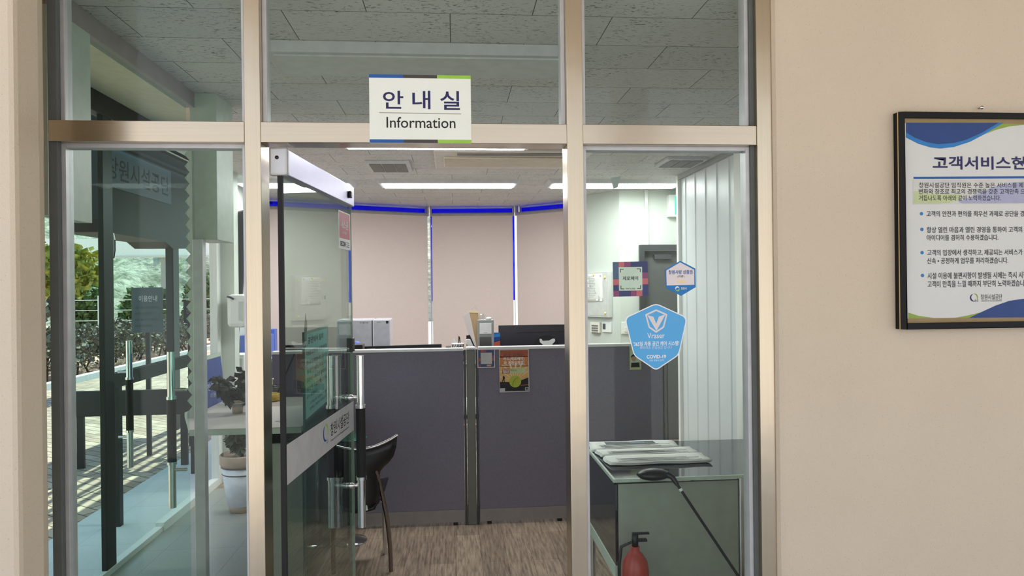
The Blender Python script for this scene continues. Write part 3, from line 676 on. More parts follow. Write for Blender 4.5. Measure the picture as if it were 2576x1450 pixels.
def post(x0, x1, zt, label):
    p = thing('partition_post', label, 'post', ((x0 + x1) / 2, 2.52, 0), 'partition posts')
    w = (x1 - x0)
    MB().box(x0 + w * 0.2, x1 - w * 0.2, 2.484, 2.55, 0, zt).build('core', M['post'], p, 0.006)
    MB().box(x0, x0 + w * 0.16, 2.489, 2.547, 0, zt).box(x1 - w * 0.16, x1, 2.489, 2.547, 0, zt).build('groove_trim', M['dgrey'], p, 0.002)
    MB().box(x0 + w * 0.18, x1 - w * 0.18, 2.478, 2.553, zt, zt + 0.02).build('top_cap', M['cap'], p, 0.007)
post(0.065, 0.161, 1.185, 'wide grey partition post between the two dark panels')
post(0.777, 0.803, 1.195, 'narrow partition post beside the right steel mullion')
post(1.442, 1.475, 1.2, 'narrow partition post at the end of the run by the dark door')
# cards on the partition
PF = 2.486
qc = thing('payment_card', 'small navy and rose card hooked over the partition left of the orange poster', 'card', tuple(atY(1222, 922, PF)))
ppx([(1201, 879), (1244.5, 878), (1245, 925), (1201.5, 926)], PF, 0.0005, 0.0015, M['signwhite'], qc, 'backing')
ppx([(1202.5, 880), (1243, 879.5), (1243.5, 923.5), (1203, 924.5)], PF, 0.0016, 0.0018, M['stnavy'], qc, 'navy_field')
for pts, m in (([(1209, 880), (1216, 880), (1216, 887), (1209, 887)], 'rust'), ([(1216, 880), (1223, 880), (1223, 887), (1216, 887)], 'stpurple'), ([(1202.5, 902), (1209, 902), (1209, 909), (1202.5, 909)], 'rust'), ([(1237, 901.5), (1243, 901.5), (1243, 908), (1237, 908)], 'rust'), ([(1237, 895), (1243, 895), (1243, 901), (1237, 901)], 'stpurple'), ([(1203, 917), (1209, 917), (1209, 924), (1203, 924)], 'stpurple'), ([(1224, 917), (1236, 917), (1236, 922.5), (1224, 922.5)], 'rust')):
    ppx(pts, PF, 0.0019, 0.0021, M[m], qc, 'colour_patch')
ppx([(1209, 888), (1237, 887.5), (1237.5, 916), (1209.5, 916.5)], PF, 0.0022, 0.0024, M['lightgrey'], qc, 'blank_square')
tpx('제로페이', (1225, 918), (1235, 921.5), PF, M['stwhite'], qc, 0.01, 0.0023)
op = thing('event_poster', 'small orange poster with a large tennis ball pinned on the dark partition', 'poster', tuple(atY(1294, 987, PF)))
ppx([(1255, 880), (1330, 878.5), (1332, 986), (1257, 988)], PF, 0.0005, 0.0015, M['lgrey'], op, 'sheet')
ppx([(1257, 882), (1328, 880.5), (1328, 898), (1257, 900)], PF, 0.0016, 0.0018, M['rust'], op, 'top_band')
ppx([(1257, 898), (1328, 897), (1328.5, 922), (1257, 923)], PF, 0.0016, 0.0018, M['orange'], op, 'middle_band')
ppx([(1257, 922), (1328.5, 921), (1329, 962), (1257.5, 962)], PF, 0.0016, 0.0018, M['tan'], op, 'sun_field')
for k in range(9):
    g = math.radians(12 + k * 19.5); ex, ey = 1297 + 44 * math.cos(g), 958 - 44 * math.sin(g)
    ex = min(max(ex, 1258), 1328)
    ppx([(1297, 957), (ex - 2, ey), (ex + 2, ey - 1)], PF, 0.0019, 0.0020, M['cream'], op, 'sun_ray')
ppx([(1257.5, 961.5), (1300, 961.5), (1329, 950), (1330, 983.5), (1258, 985)], PF, 0.0021, 0.0023, M['ink'], op, 'ground_field')
ppx([(1310, 957), (1329, 952), (1329, 954.5), (1310, 960)], PF, 0.0024, 0.0025, M['ink'], op, 'speed_line')
ppx([(1310, 969), (1329.5, 967), (1329.5, 969), (1310, 971)], PF, 0.0024, 0.0025, M['rust'], op, 'speed_line')
c = xz(1296, 960, PF); rr = (atY(1311, 960, PF) - atY(1296, 960, PF)).length
MB(FY(PF)).prism(circ(c[0], c[1], rr, 28), 0.0025, 0.0027).build('tennis_ball', M['lime'], op)
MB(FY(PF)).prism(arc(c[0] + rr * 0.75, c[1] - rr * 0.5, rr * 1.12, rr * 1.2, 100, 190, 16, False), 0.0028, 0.0029).build('ball_seam', M['limed'], op)
ppx([(1266, 946), (1268.5, 946), (1269, 949), (1271, 952), (1268.5, 954), (1270, 961), (1268, 961), (1266.5, 956), (1263.5, 961.5), (1262, 961), (1265, 954), (1264.5, 949)], PF, 0.0024, 0.0026, M['ink'], op, 'walker_figure')
tpx('카드(제로페이)', (1266, 899), (1319, 908), PF, M['stwhite'], op, 0.02, 0.002)
tpx('와 계좌이체로!', (1267, 909), (1319, 917), PF, M['stwhite'], op, 0.02, 0.002)
tpx('요금 결제는', (1266, 889), (1318, 896.5), PF, M['char'], op, 0.0, 0.002)
ppx([(1262, 918.5), (1322, 917.5), (1322, 919), (1262, 920)], PF, 0.0019, 0.0021, M['stwhite'], op, 'rule')
ppx([(1263, 928), (1282, 927.5), (1282, 940), (1263, 940.5)], PF, 0.0021, 0.0023, M['rust'], op, 'red_box')
ppx([(1282, 927.5), (1322, 926.5), (1322, 939), (1282, 940)], PF, 0.0021, 0.0023, M['pale_green'], op, 'pale_box')
tpx('현금수납', (1264, 929), (1281, 933.5), PF, M['stwhite'], op, 0.01, 0.0024)
tpx('ZERO!', (1265, 934.5), (1280, 939), PF, M['stwhite'], op, 0.02, 0.0024)
tpx('계좌번호 안내', (1284, 930), (1299, 934), PF, M['ink'], op, 0.0, 0.0024)
for pts in ([(1258, 977.5), (1270.5, 977), (1270.5, 984.5), (1258, 985)], [(1321, 974.5), (1329, 974.5), (1329, 982.5), (1321, 982.5)]):
    ppx(pts, PF, 0.0024, 0.0026, M['lgrey'], op, 'corner_patch')
c = xz(1325, 978.5, PF); MB(FY(PF)).prism(circ(c[0], c[1], 0.008), 0.0027, 0.0028).build('round_emblem', M['stnavy'], op)
pt = thing('portrait_card', 'small portrait photo card on the partition, half behind the sky blue sticker', 'card', tuple(atY(1596, 930, PF)))
ppx([(1583, 872), (1612, 871), (1613, 930), (1584, 931)], PF, 0.0005, 0.0025, M['pale_green'], pt, 'mount')
ppx([(1586, 882), (1609, 881), (1609, 924), (1587, 925)], PF, 0.0026, 0.0028, M['stmint'], pt, 'photo')
c = xz(1594, 902, PF); MB(FY(PF)).prism(circ(c[0], c[1], 0.017, 20, 0.022), 0.0029, 0.0030).build('face', M['kraft'], pt)
MB(FY(PF)).prism(arc(c[0], c[1] + 0.004, 0.010, 0.024, 0, 180, 16), 0.0031, 0.0032).build('hair', M['ink'], pt)
ppx([(1588, 913), (1608, 912), (1609, 924), (1587, 925)], PF, 0.0029, 0.0030, M['blackm'], pt, 'clothes')

# ================================================================== BEHIND THE PARTITION
dk = thing('office_desk', 'pale office desk hidden behind the dark partition', 'desk', (0.0, 3.0, 0))
MB().box(-1.0, 1.35, 2.58, 3.35, 0.70, 0.73).build('desktop', M['lgrey'], dk, 0.003)
for x in (-0.98, 1.30): MB().box(x, x + 0.03, 2.6, 3.33, 0, 0.70).build('side_panel', M['lgrey'], dk)
hs = thing('desk_shelf', 'raised white desk shelf just behind the partition top', 'shelf', (0.05, 2.75, 0.73))
MB().box(-0.12, 0.30, 2.58, 2.86, 1.06, 1.08).build('board', M['lgrey'], hs, 0.002)
for x in (-0.12, 0.28): MB().box(x, x + 0.02, 2.58, 2.86, 0.73, 1.06).build('support', M['lgrey'], hs)
# large monitor, back towards us
mo = thing('desktop_monitor', 'large black monitor seen from behind above the right partition panel', 'monitor', (0.62, 3.0, 0.73))
MY = 2.98
a, b = atY(1254, 819, MY), atY(1440, 815, MY)
mx = 0.70
MB().box(a.x, a.x + 0.62, MY, MY + 0.022, 0.93, a.z).build('screen_shell', M['monitor'], mo, 0.004)
MB(FY(MY)).prism([(a.x + 0.14, a.z - 0.055), (a.x + 0.62, a.z - 0.05), (a.x + 0.62, a.z - 0.054), (a.x + 0.145, a.z - 0.059)], 0.0, 0.002).build('shell_seam', M['ink'], mo)
cm = atY(1374, 879, MY)
MB(FY(MY)).prism([(cm.x + 0.105 * math.cos(g), cm.z + 0.105 * math.sin(g)) for g in [math.pi * k / 20 for k in range(21)]], 0.0, 0.004).build('mount_recess', M['ink'], mo)
MB(FY(MY)).prism([xz(1357, 853, MY), xz(1362, 853, MY), xz(1365, 858, MY), xz(1381, 857, MY), xz(1391, 852, MY), xz(1396, 853, MY), xz(1396, 859, MY), xz(1391, 864, MY), xz(1388, 868, MY), xz(1396, 872, MY), xz(1362, 874, MY), xz(1366, 868, MY), xz(1358, 861, MY)], 0.004, 0.008).build('mount_plate', M['white'], mo)
MB().box(cm.x - 0.03, cm.x + 0.03, MY - 0.03, MY, 0.745, cm.z - 0.02).build('stand_neck', M['blackp'], mo, 0.004)
MB().box(cm.x - 0.13, cm.x + 0.13, MY - 0.10, MY + 0.10, 0.73, 0.745).build('stand_base', M['blackp'], mo, 0.004)
m2 = thing('computer_monitor', 'low black monitor tilted back, showing only its top edge left of the pen cup', 'monitor', (-0.40, 3.0, 0.73))
a, b = atY(917, 872, 2.9), atY(1111, 866, 2.9)
MB(FY(2.9)).prism([(a.x, 0.84), (b.x, 0.84), (b.x, b.z), (a.x, a.z)], -0.02, 0.0).build('screen_shell', M['blackp'], m2, 0.003)
ppx([(923, 878), (944, 877.5), (944, 884.5), (923, 885)], 2.9, 0.0005, 0.001, M['lgrey'], m2, 'asset_label')
MB().box(-0.43, -0.35, 2.88, 2.95, 0.745, 0.85).build('stand_neck', M['blackp'], m2); MB().box(-0.53, -0.25, 2.82, 3.04, 0.73, 0.745).build('stand_base', M['blackp'], m2, 0.004)
m3 = thing('speaker_box', 'small black box behind the partition beside the door edge', 'speaker', (-0.74, 2.85, 0.73))
a, b = atY(885, 868, 2.85), atY(912, 868, 2.85)
MB().box(a.x - 0.02, b.x, 2.85, 2.98, 0.73, b.z).build('cabinet', M['blackp'], m3, 0.004)
MB(FY(2.85)).box(a.x, b.x - 0.02, 0.78, b.z - 0.02, 0.0, 0.003).build('speaker_grille', M['blackm'], m3)
m4 = thing('monitor_dark', 'black monitor edge seen through the open glass door above the partition', 'monitor', (-1.0, 2.85, 0.73))
a, b = atY(712, 869, 2.9), atY(800, 868, 2.9)
MB().box(a.x, b.x, 2.9, 2.92, 0.86, a.z).build('screen_shell', M['blackp'], m4, 0.003)
MB().box((a.x + b.x) / 2 - 0.03, (a.x + b.x) / 2 + 0.03, 2.88, 2.90, 0.74, 0.9).build('stand_neck', M['blackp'], m4); MB().box(-1.0, (a.x + b.x) / 2 + 0.1, 2.82, 2.99, 0.73, 0.745).build('stand_base', M['blackp'], m4)
m4.name = 'desk_monitor'; ROOTM['desk_monitor'] = ROOTM['monitor_dark']
# grey receipt kiosk / box with striped grille
kb = thing('grille_box', 'upright grey box with white square panel and diagonal striped grille above the partition', 'box', (0.21, 2.66, 1.08))
KY = 2.66
a, b = atY(1201, 806, KY), atY(1242, 806, KY)
kx0, kx1, kzt = a.x, b.x, a.z
MB().box(kx0, kx1, KY, KY + 0.15, 1.08, kzt).build('case', M['grey'], kb, 0.003)
ppx([(1206.5, 813.5), (1236.5, 813), (1236.5, 840), (1206.5, 840.5)], KY, 0.0, 0.003, M['cap'], kb, 'front_panel', 0.0008)
ppx([(1216, 837.2), (1226, 837), (1226, 838.2), (1216, 838.4)], KY, 0.003, 0.0034, M['grey'], kb, 'print_line')
gx0, gz1 = xz(1206.5, 848, KY); gx1, gz0 = xz(1236.5, 871, KY)
sl = MB(FY(KY))
gw, gh = gx1 - gx0, gz1 - gz0; n = 14
for k in range(-10, n):
    o_ = gx0 + k * gw / 11; t = gw / 22
    pts = []
    for (px_, pz_) in ((o_, gz1), (o_ + t, gz1), (o_ + t + gh, gz0), (o_ + gh, gz0)): pts.append((px_, pz_))
    # clip to the grille rectangle in x
    def clip(pts, xlim, keep_less):
        out = []
        for i in range(len(pts)):
            p, q = pts[i], pts[(i + 1) % len(pts)]
            pin = (p[0] <= xlim) == keep_less; qin = (q[0] <= xlim) == keep_less
            if pin: out.append(p)
            if pin != qin:
                u = (xlim - p[0]) / (q[0] - p[0]); out.append((xlim, p[1] + (q[1] - p[1]) * u))
        return out
    pts = clip(pts, gx1, True)
    if len(pts) > 2: pts = clip(pts, gx0, False)
    if len(pts) > 2: sl.prism(pts, 0.0003, 0.0012)
sl.build('striped_grille', M['ink'], kb)
gd = thing('glass_dish', 'small clear dish on top of the grey grille box', 'dish', (kx0 + 0.035, KY + 0.08, kzt))
MB().lathe([(0.02, 0), (0.024, 0.002), (0.03, 0.03), (0.027, 0.038), (0.024, 0.036)], (kx0 + 0.03, KY + 0.07, kzt), 18).build('bowl', M['jarglass'], gd)
tag(MB().lathe([(0.016, 0), (0.024, 0.006), (0.014, 0.016), (0.004, 0.018)], (kx1 - 0.03, KY + 0.08, kzt), 14).build('crumpled_tissue', M['white']), 'crumpled white tissue on top of the grey grille box', 'tissue')
fo = thing('kraft_folder', 'upright brown kraft folder leaning beside the grey grille box', 'folder', (0.13, 2.70, 1.08))
MB(FY(2.72)).prism([xz(1180, 782, 2.72), xz(1203, 783, 2.72), xz(1204, 874, 2.72), xz(1199, 874, 2.72)], -0.02, 0.0).build('cover', M['kraft'], fo, 0.001)
MB(FY(2.72)).prism([xz(1180, 782, 2.72), xz(1203, 783, 2.72), xz(1203, 788, 2.72), xz(1181, 787, 2.72)], 0.0002, 0.001).build('paper_edge', M['cream'], fo)
MB().tube([tuple(atY(1186, 780, 2.73)), tuple(atY(1194, 768, 2.73)), tuple(atY(1200, 780, 2.73))], 0.0015, 8).build('hanging_loop', M['jarglass'], fo)
ps = thing('plastic_sleeve', 'clear plastic document sleeve leaning left of the brown folder', 'sleeve', (0.10, 2.68, 1.08))
MB(FY(2.69)).prism([xz(1165, 795, 2.69), xz(1180, 786, 2.69), xz(1198, 874, 2.69), xz(1190, 874, 2.69), xz(1176, 834, 2.69)], -0.012, 0.0).build('sleeve', M['sleeve'], ps)
bn = thing('black_binder', 'slim black binder leaning below the clear plastic sleeve', 'binder', (0.12, 2.66, 1.08))
MB(FY(2.665)).prism([xz(1173, 845, 2.665), xz(1182, 843, 2.665), xz(1196, 875, 2.665), xz(1174, 875, 2.665)], -0.014, 0.0).build('binder_cover', M['blackm'], bn, 0.001)
tp = thing('receipt_roll', 'white paper slip curled over the partition post', 'paper', (0.11, 2.60, 1.19))
MB(FY(2.63)).prism([xz(1171, 856, 2.63), xz(1176, 853, 2.63), xz(1183, 854, 2.63), xz(1191, 872, 2.63), xz(1190, 877, 2.63), xz(1178, 877, 2.63)], 0.0, 0.012).build('slip', M['paper'], tp, 0.003)
pc = thing('pen_cup', 'white mesh cup with two pens standing behind the partition', 'pen cup', (0.05, 2.72, 1.08))
c = atY(1152, 876, 2.72)
mb = MB(); r_ = 0.042
for k in range(16):
    for s in (1, -1):
        g0 = 2 * math.pi * k / 16; pts = [(c.x + r_ * math.cos(g0 + s * t * 0.8), 2.72 + r_ * math.sin(g0 + s * t * 0.8), 1.08 + 0.13 * t) for t in (0, 0.33, 0.66, 1)]
        mb.tube(pts, 0.0012, 5)
mb.build('wire_mesh', M['dgrey'], pc)
MB().lathe([(r_ + 0.002, 0.0), (r_ + 0.002, 0.006)], (c.x, 2.72, 1.08), 24).build('cup_base', M['white'], pc); MB().lathe([(r_ + 0.002, 0.126), (r_ + 0.003, 0.13), (r_ + 0.002, 0.133)], (c.x, 2.72, 1.08), 24).build('cup_rim', M['white'], pc)
for i, (x1, y1, x2, y2) in enumerate(((1154.5, 846, 1150, 876), (1156, 848, 1161, 876))):
    p, q = atY(x1, y1, 2.72), atY(x2, y2, 2.72)
    q.z = 1.085; o = MB().tube([tuple(q), tuple(p)], 0.0035, 8).build('pen', M['blackp' if i else 'char'])
    tag(o, ('dark grey pen' if i == 0 else 'black pen') + ' standing in the mesh cup, ' + ('tip to the left' if i == 0 else 'tip to the right'), 'pen', 'pens in the mesh cup')
cr = thing('card_reader', 'small black card reader behind the partition left of the tissue box', 'card reader', (-0.03, 2.75, 1.08))
a, b = atY(1121, 873, 2.75), atY(1135, 873, 2.75)
MB().box(a.x, b.x, 2.75, 2.84, 1.08, a.z).build('body', M['blackp'], cr, 0.004); ppx([(1122.5, 875), (1127, 875), (1127, 878), (1122.5, 878)], 2.75, 0.0003, 0.0008, M['lgrey'], cr, 'label_plate')
tb = thing('tissue_box', 'white tissue with folded peak rising behind the card reader', 'tissue box', (0.0, 2.84, 1.08))
a = atY(1133, 872, 2.80)
MB().box(a.x - 0.0, a.x + 0.10, 2.765, 2.855, 1.08, 1.16).build('carton', M['paper'], tb, 0.002)
MB().add([(a.x + 0.02, 2.80, 1.16), (a.x + 0.08, 2.80, 1.16), (a.x + 0.05, 2.83, 1.16), (a.x + 0.022, 2.80, 1.245), (a.x + 0.06, 2.81, 1.20)], [(0, 1, 4, 3), (1, 2, 4), (2, 0, 3, 4), (0, 2, 1)]).build('tissue', M['white'], tb)
ca = thing('desk_calendar', 'spiral desk calendar with blue sky picture beside the large monitor', 'calendar', (0.30, 2.9, 0.73))
a, b = atY(1243, 838, 2.92), atY(1257, 838, 2.92)
MB(FY(2.92)).prism([xz(1240, 838, 2.92), xz(1258, 837, 2.92), xz(1258, 880, 2.92), xz(1240, 880, 2.92)], -0.004, 0).build('card_back', M['blue2'], ca)
MB(FY(2.92)).prism([xz(1240, 862, 2.92), xz(1258, 856, 2.92), xz(1258, 880, 2.92), xz(1240, 880, 2.92)], 0.0003, 0.0008).build('rust_hill', M['rust'], ca)
MB(FY(2.92)).prism([xz(1240, 850, 2.92), xz(1258, 847, 2.92), xz(1258, 857, 2.92), xz(1240, 863, 2.92)], 0.0003, 0.0008).build('blue_hills', M['deepblue'], ca)
bx = MB()
for k in range(5):
    p = atY(1242 + 3.4 * k, 837.5, 2.92); bx.lathe([(0.004, -0.001), (0.004, 0.001)], (p.x, 2.92, p.z), 8)
bx.build('spiral_binding', M['stnavy'], ca)
MB().box(a.x - 0.02, b.x, 2.925, 2.97, 0.73, 1.10).build('easel', M['grey'], ca)
# air purifier
ap = thing('air_purifier', 'tall silver air purifier standing before the left blind', 'air purifier', (-0.74, 4.3, 0))
a, b = atY(880, 805, 4.2), atY(981, 802, 4.2); zt = a.z
mid = atY(936, 803, 4.2).x
MB().box(a.x - 0.12, mid - 0.002, 4.2, 4.5, 0.02, zt).build('left_body', M['silver'], ap, 0.012)
MB().box(mid + 0.002, b.x, 4.2, 4.5, 0.02, zt).build('right_body', M['silver'], ap, 0.012)
MB().box(mid - 0.004, mid + 0.004, 4.205, 4.49, 0.02, zt - 0.01).build('centre_gap', M['dgrey'], ap)
MB().box(a.x - 0.1, b.x - 0.02, 4.22, 4.48, 0.0, 0.02).build('plinth', M['dgrey'], ap)
vm = MB()
for k in range(6):
    p = atY(907 + 3.6 * k, 812.5, 4.2); vm.box(p.x - 0.002, p.x + 0.002, 4.198, 4.2005, p.z - 0.007, p.z + 0.007)
for k in range(3):
    p = atY(950 + 3.0 * k, 811.5, 4.2); vm.box(p.x - 0.0015, p.x + 0.0015, 4.198, 4.2005, p.z - 0.005, p.z + 0.005)
vm.build('indicator_marks', M['dgrey'], ap)
MB(FY(4.2)).box(*(lambda p: (p.x - 0.011, p.x + 0.011, p.z - 0.012, p.z + 0.012))(atY(974, 811, 4.2)), 0.0, 0.002).build('badge', M['ink'], ap, 0.0005)
bl2 = thing('blue_bottle', 'round shouldered blue bottle peeking over the partition before the air purifier', 'bottle', tuple(atY(896, 868, 3.1)))
p = atY(896, 863, 3.1); MB().lathe([(0.035, 0.73 - p.z - 0.02), (0.035, -0.01), (0.028, 0.005), (0.012, 0.012)], (p.x, 3.1, p.z), 18).build('body', M['bluebox'], bl2)

# ================================================================== BACK RIGHT WALL FITTINGS
dirw = (A0 - A1).normalized()
WF = frame((A1.x, A1.y, 0), (dirw.x, dirw.y, 0), (0, 0, 1))       # local x towards the viewer's right
def wp(px_, py_):                                                   # photo point on the slanted wall -> local (x, z)
    d = _ray(px_, py_); nrm = Vector((WF[0][2], WF[1][2], 0))
    t = (Vector((A1.x, A1.y, 0)) - EYE).dot(nrm) / d.dot(nrm); p = EYE + d * t
    return ((p - Vector((A1.x, A1.y, 0))).dot(Vector((dirw.x, dirw.y, 0))), p.z)
bp = thing('breaker_box', 'flat grey wall cabinet with a pinned white note on the slanted wall', 'cabinet', (A1.x, A1.y, 1.3))
(x0, z1), (x1, z0) = wp(1472, 686), wp(1541, 799)
MB(WF).box(x0, x1, z0, z1, 0.001, 0.055).build('cabinet_body', M['lgrey'], bp, 0.004)
MB(WF).box(x0 + 0.02, x1 - 0.03, z0 + 0.02, z1 - 0.02, 0.055, 0.058).build('cabinet_door', M['lgrey'], bp, 0.001)
MB(WF).box(x0 + 0.03, x0 + 0.045, (z0 + z1) / 2 - 0.02, (z0 + z1) / 2 + 0.02, 0.058, 0.066).build('latch', M['dgrey'], bp, 0.002)
nt = thing('pinned_note', 'creased white printed note held by a yellow magnet on the grey wall cabinet', 'note', (A1.x, A1.y, 1.5))
(nx0, nz1), (nx1, nz0) = wp(1486, 690), wp(1527, 760)
MB(WF).grid([[(nx0 + (nx1 - nx0) * i / 4 + 0.004 * math.sin(j), nz0 + (nz1 - nz0) * j / 6, 0.060 + 0.003 * math.sin(i * 1.3 + j)) for i in range(5)] for j in range(7)], thick=(0, 0, 0.0006)).build('sheet', M['paper'], nt)
for k in range(13):
    zz = nz1 - 0.03 - k * 0.018
    if zz < nz0 + 0.03: break
    MB(WF).box(nx0 + 0.03, nx0 + 0.03 + (0.13 if k % 3 else 0.10) * 0.8, zz - 0.0018, zz + 0.0018, 0.0645, 0.065).build('print_line', M['grey'], nt)
for k, (qx, qy, wh) in enumerate(((1480, 699, 'left of the pinned note'), (1505, 692, 'on the top edge of the pinned note'), (1532, 698, 'right of the pinned note'), (1533, 788, 'alone near the lower right cabinet corner'))):
    x, z = wp(qx, qy)
    tag(MB(WF @ Matrix.Translation((x, z, 0.066 if k == 1 else 0.058))).lathe([(0.012, 0.0), (0.013, 0.006), (0.008, 0.012)], (0, 0, 0), 16).build('round_magnet', M['yellow']), 'round pale yellow magnet ' + wh, 'magnet', 'yellow magnets on the wall cabinet')
kp = thing('security_keypad', 'cream alarm keypad with rows of buttons under the wall cabinet', 'keypad', (A1.x, A1.y, 1.12))
(x0, z1), (x1, z0) = wp(1490, 810), wp(1513, 838)
MB(WF).box(x0, x1, z0, z1, 0.001, 0.03).build('body', M['warmwhite'], kp, 0.004)
for r in range(4):
    for cc in range(3):
        bx0 = x0 + 0.02 + cc * (x1 - x0 - 0.04) / 3; bz = z1 - 0.03 - r * 0.026
        MB(WF).box(bx0 + 0.002, bx0 + (x1 - x0 - 0.04) / 3 - 0.002, bz - 0.018, bz, 0.03, 0.033).build('button', M['post'], kp)
th = thing('thermostat', 'white wall thermostat with dark upright display right of the keypad', 'thermostat', (A1.x, A1.y, 1.12))
(x0, z1), (x1, z0) = wp(1518, 810), wp(1540, 837)
MB(WF).box(x0, x1, z0, z1, 0.001, 0.022).build('body', M['white'], th, 0.004)
MB(WF).box(x0 + 0.012, x0 + 0.055, z0 + 0.03, z1 - 0.018, 0.022, 0.024).build('display', M['dgrey'], th, 0.001)
sw = thing('light_switch', 'white light switch plate partly behind the sky blue sticker', 'switch', (1.76, 4.87, 1.2))
a, b = atY(1563, 811, 4.86), atY(1588, 840, 4.86)
MB().box(a.x, b.x, 4.858, 4.87, b.z, a.z).build('plate', M['white'], sw, 0.002); MB().box(a.x + 0.03, b.x - 0.03, 4.853, 4.858, b.z + 0.02, a.z - 0.05).build('rocker', M['warmwhite'], sw, 0.002)
ex = thing('exit_sign', 'white exit light box with glowing green face above the dark door', 'exit sign', (2.3, 4.8, 2.32))
a, b = atY(1683, 490, 4.78), atY(1712, 545, 4.78)
MB().box(a.x, b.x + 0.12, 4.78, 4.87, b.z, a.z).build('case', M['white'], ex, 0.004)
p = atY(1697, 494, 4.78); MB().box(p.x, b.x + 0.11, 4.775, 4.78, b.z + 0.02, a.z - 0.012).build('green_face', M['exitgreen'], ex)

# ================================================================== RIGHT-HAND TABLE
ct = thing('side_counter', 'grey counter with glossy black top behind the right-hand pane', 'counter', (1.15, 1.15, 0))
MB().box(0.70, 1.75, 0.79, 1.50, 0.735, 0.75).build('counter_top', M['blackglass'], ct, 0.002)
MB().box(0.692, 0.702, 0.780, 1.50, 0.737, 0.752).box(0.702, 1.75, 0.780, 0.790, 0.737, 0.752).build('edge_strip', M['sage'], ct, 0.001)
MB().box(0.72, 1.27, 0.81, 0.83, 0.05, 0.722).build('front_panel', M['deskfront'], ct, 0.002)
MB().box(0.705, 0.718, 0.81, 1.48, 0.36, 0.722).build('side_panel', M['blackglass'], ct, 0.002)
MB().box(0.702, 0.722, 0.81, 1.48, 0.30, 0.36).build('side_rail', M['sage'], ct, 0.002)
for x, y_ in ((1.29, 0.83), (1.29, 1.46), (0.73, 1.46), (1.72, 0.83), (1.72, 1.46)):
    MB().tube([(x, y_, 0.0), (x, y_, 0.735)], 0.018, 16).build('leg', M['chrome'], ct)
def newspaper(x0, x1, y0, y1, z, label, pic):
    n = thing('folded_newspaper', label, 'newspaper', ((x0 + x1) / 2, (y0 + y1) / 2, z), 'newspapers on the side counter')
    ph = RND.uniform(0, 6)
    rows = [[(x0 + (x1 - x0) * i / 12 + 0.006 * math.sin(j + ph), y0 + (y1 - y0) * j / 5 + 0.004 * math.sin(i * 1.1 + ph), z + 0.0025 + 0.0015 * math.sin(i * 0.9 + j * 0.7 + ph)) for i in range(13)] for j in range(6)]
    for k in range(3):
        MB().grid([[(p[0] + 0.004 * k, p[1] - 0.003 * k, p[2] + 0.005 * k) for p in r] for r in rows], thick=(0, 0, 0.003)).build('page_layer', M['news'], n)
    zt_ = z + 0.0025 + 0.0015 + 0.010 + 0.0032
    for k in range(5):
        yy = y0 + 0.012 + k * (y1 - y0) * 0.09
        MB().box(x0 + 0.05 + 0.02 * (k % 2), x0 + (x1 - x0) * (0.93 - 0.12 * (k % 3)), yy, yy + 0.005, zt_, zt_ + 0.0004).build('print_line', M['dgrey'], n)
    if pic:
        MB().box(x0 + 0.09, x1 - 0.1, y0 + (y1 - y0) * 0.5, y1 - 0.03, zt_, zt_ + 0.0004).build('picture', M['boardgrey'], n)
        MB().box(x0 + 0.22, x0 + 0.30, y0 + (y1 - y0) * 0.5, y1 - 0.04, zt_ + 0.0004, zt_ + 0.0008).build('picture_detail', M['ststeel'], n)
newspaper(0.725, 1.215, 1.01, 1.16, 0.7515, 'folded newspaper lowest and nearest the counter front', False)
newspaper(0.715, 1.205, 1.13, 1.28, 0.7745, 'folded newspaper in the middle of the three', False) if False else newspaper(0.715, 1.205, 1.17, 1.29, 0.7515, 'folded newspaper in the middle of the three', False)
newspaper(0.705, 1.16, 1.30, 1.47, 0.7515, 'folded newspaper with a picture, furthest back on the counter', True)
# golf club leaning head-up on the counter edge
gc = thing('golf_club', 'black golf driver leaning head up against the counter edge', 'golf club', (1.25, 0.5, 0))
hz = Vector((0.945, 0.742, 0.765)); foot = Vector((1.40, 0.40, 0.0))
ux = (foot - hz).normalized()
MB().tube([tuple(hz), tuple(hz + ux * 0.62), tuple(foot)], [0.006, 0.006, 0.007], 12).build('shaft', M['blackm'], gc)
MB().tube([tuple(hz + ux * 0.058), tuple(hz + ux * 0.07)], 0.0078, 12).build('ferrule', M['white'], gc)
MB().tube([tuple(hz + ux * 0.64), tuple(foot)], [0.011, 0.014], 12).build('grip', M['blackp'], gc)
hd = MB(Matrix.Translation((0.0, 0.0, 0.0)))
hd.tube([tuple(hz + ux * 0.04), tuple(hz), tuple(hz + Vector((-0.02, 0.01, 0.008)))], [0.009, 0.013, 0.016], 14)
rows = []
cx_, cy_, cz_ = hz.x - 0.075, hz.y + 0.03, hz.z + 0.006
for i in range(9):
    v = math.pi * i / 8
    rows.append([(cx_ + 0.075 * math.sin(v) * math.cos(2 * math.pi * j / 20), cy_ + 0.05 * math.sin(v) * math.sin(2 * math.pi * j / 20), cz_ + 0.026 * math.cos(v)) for j in range(21)])
hd.grid(rows)
hd.build('club_head', M['blackp'], gc)
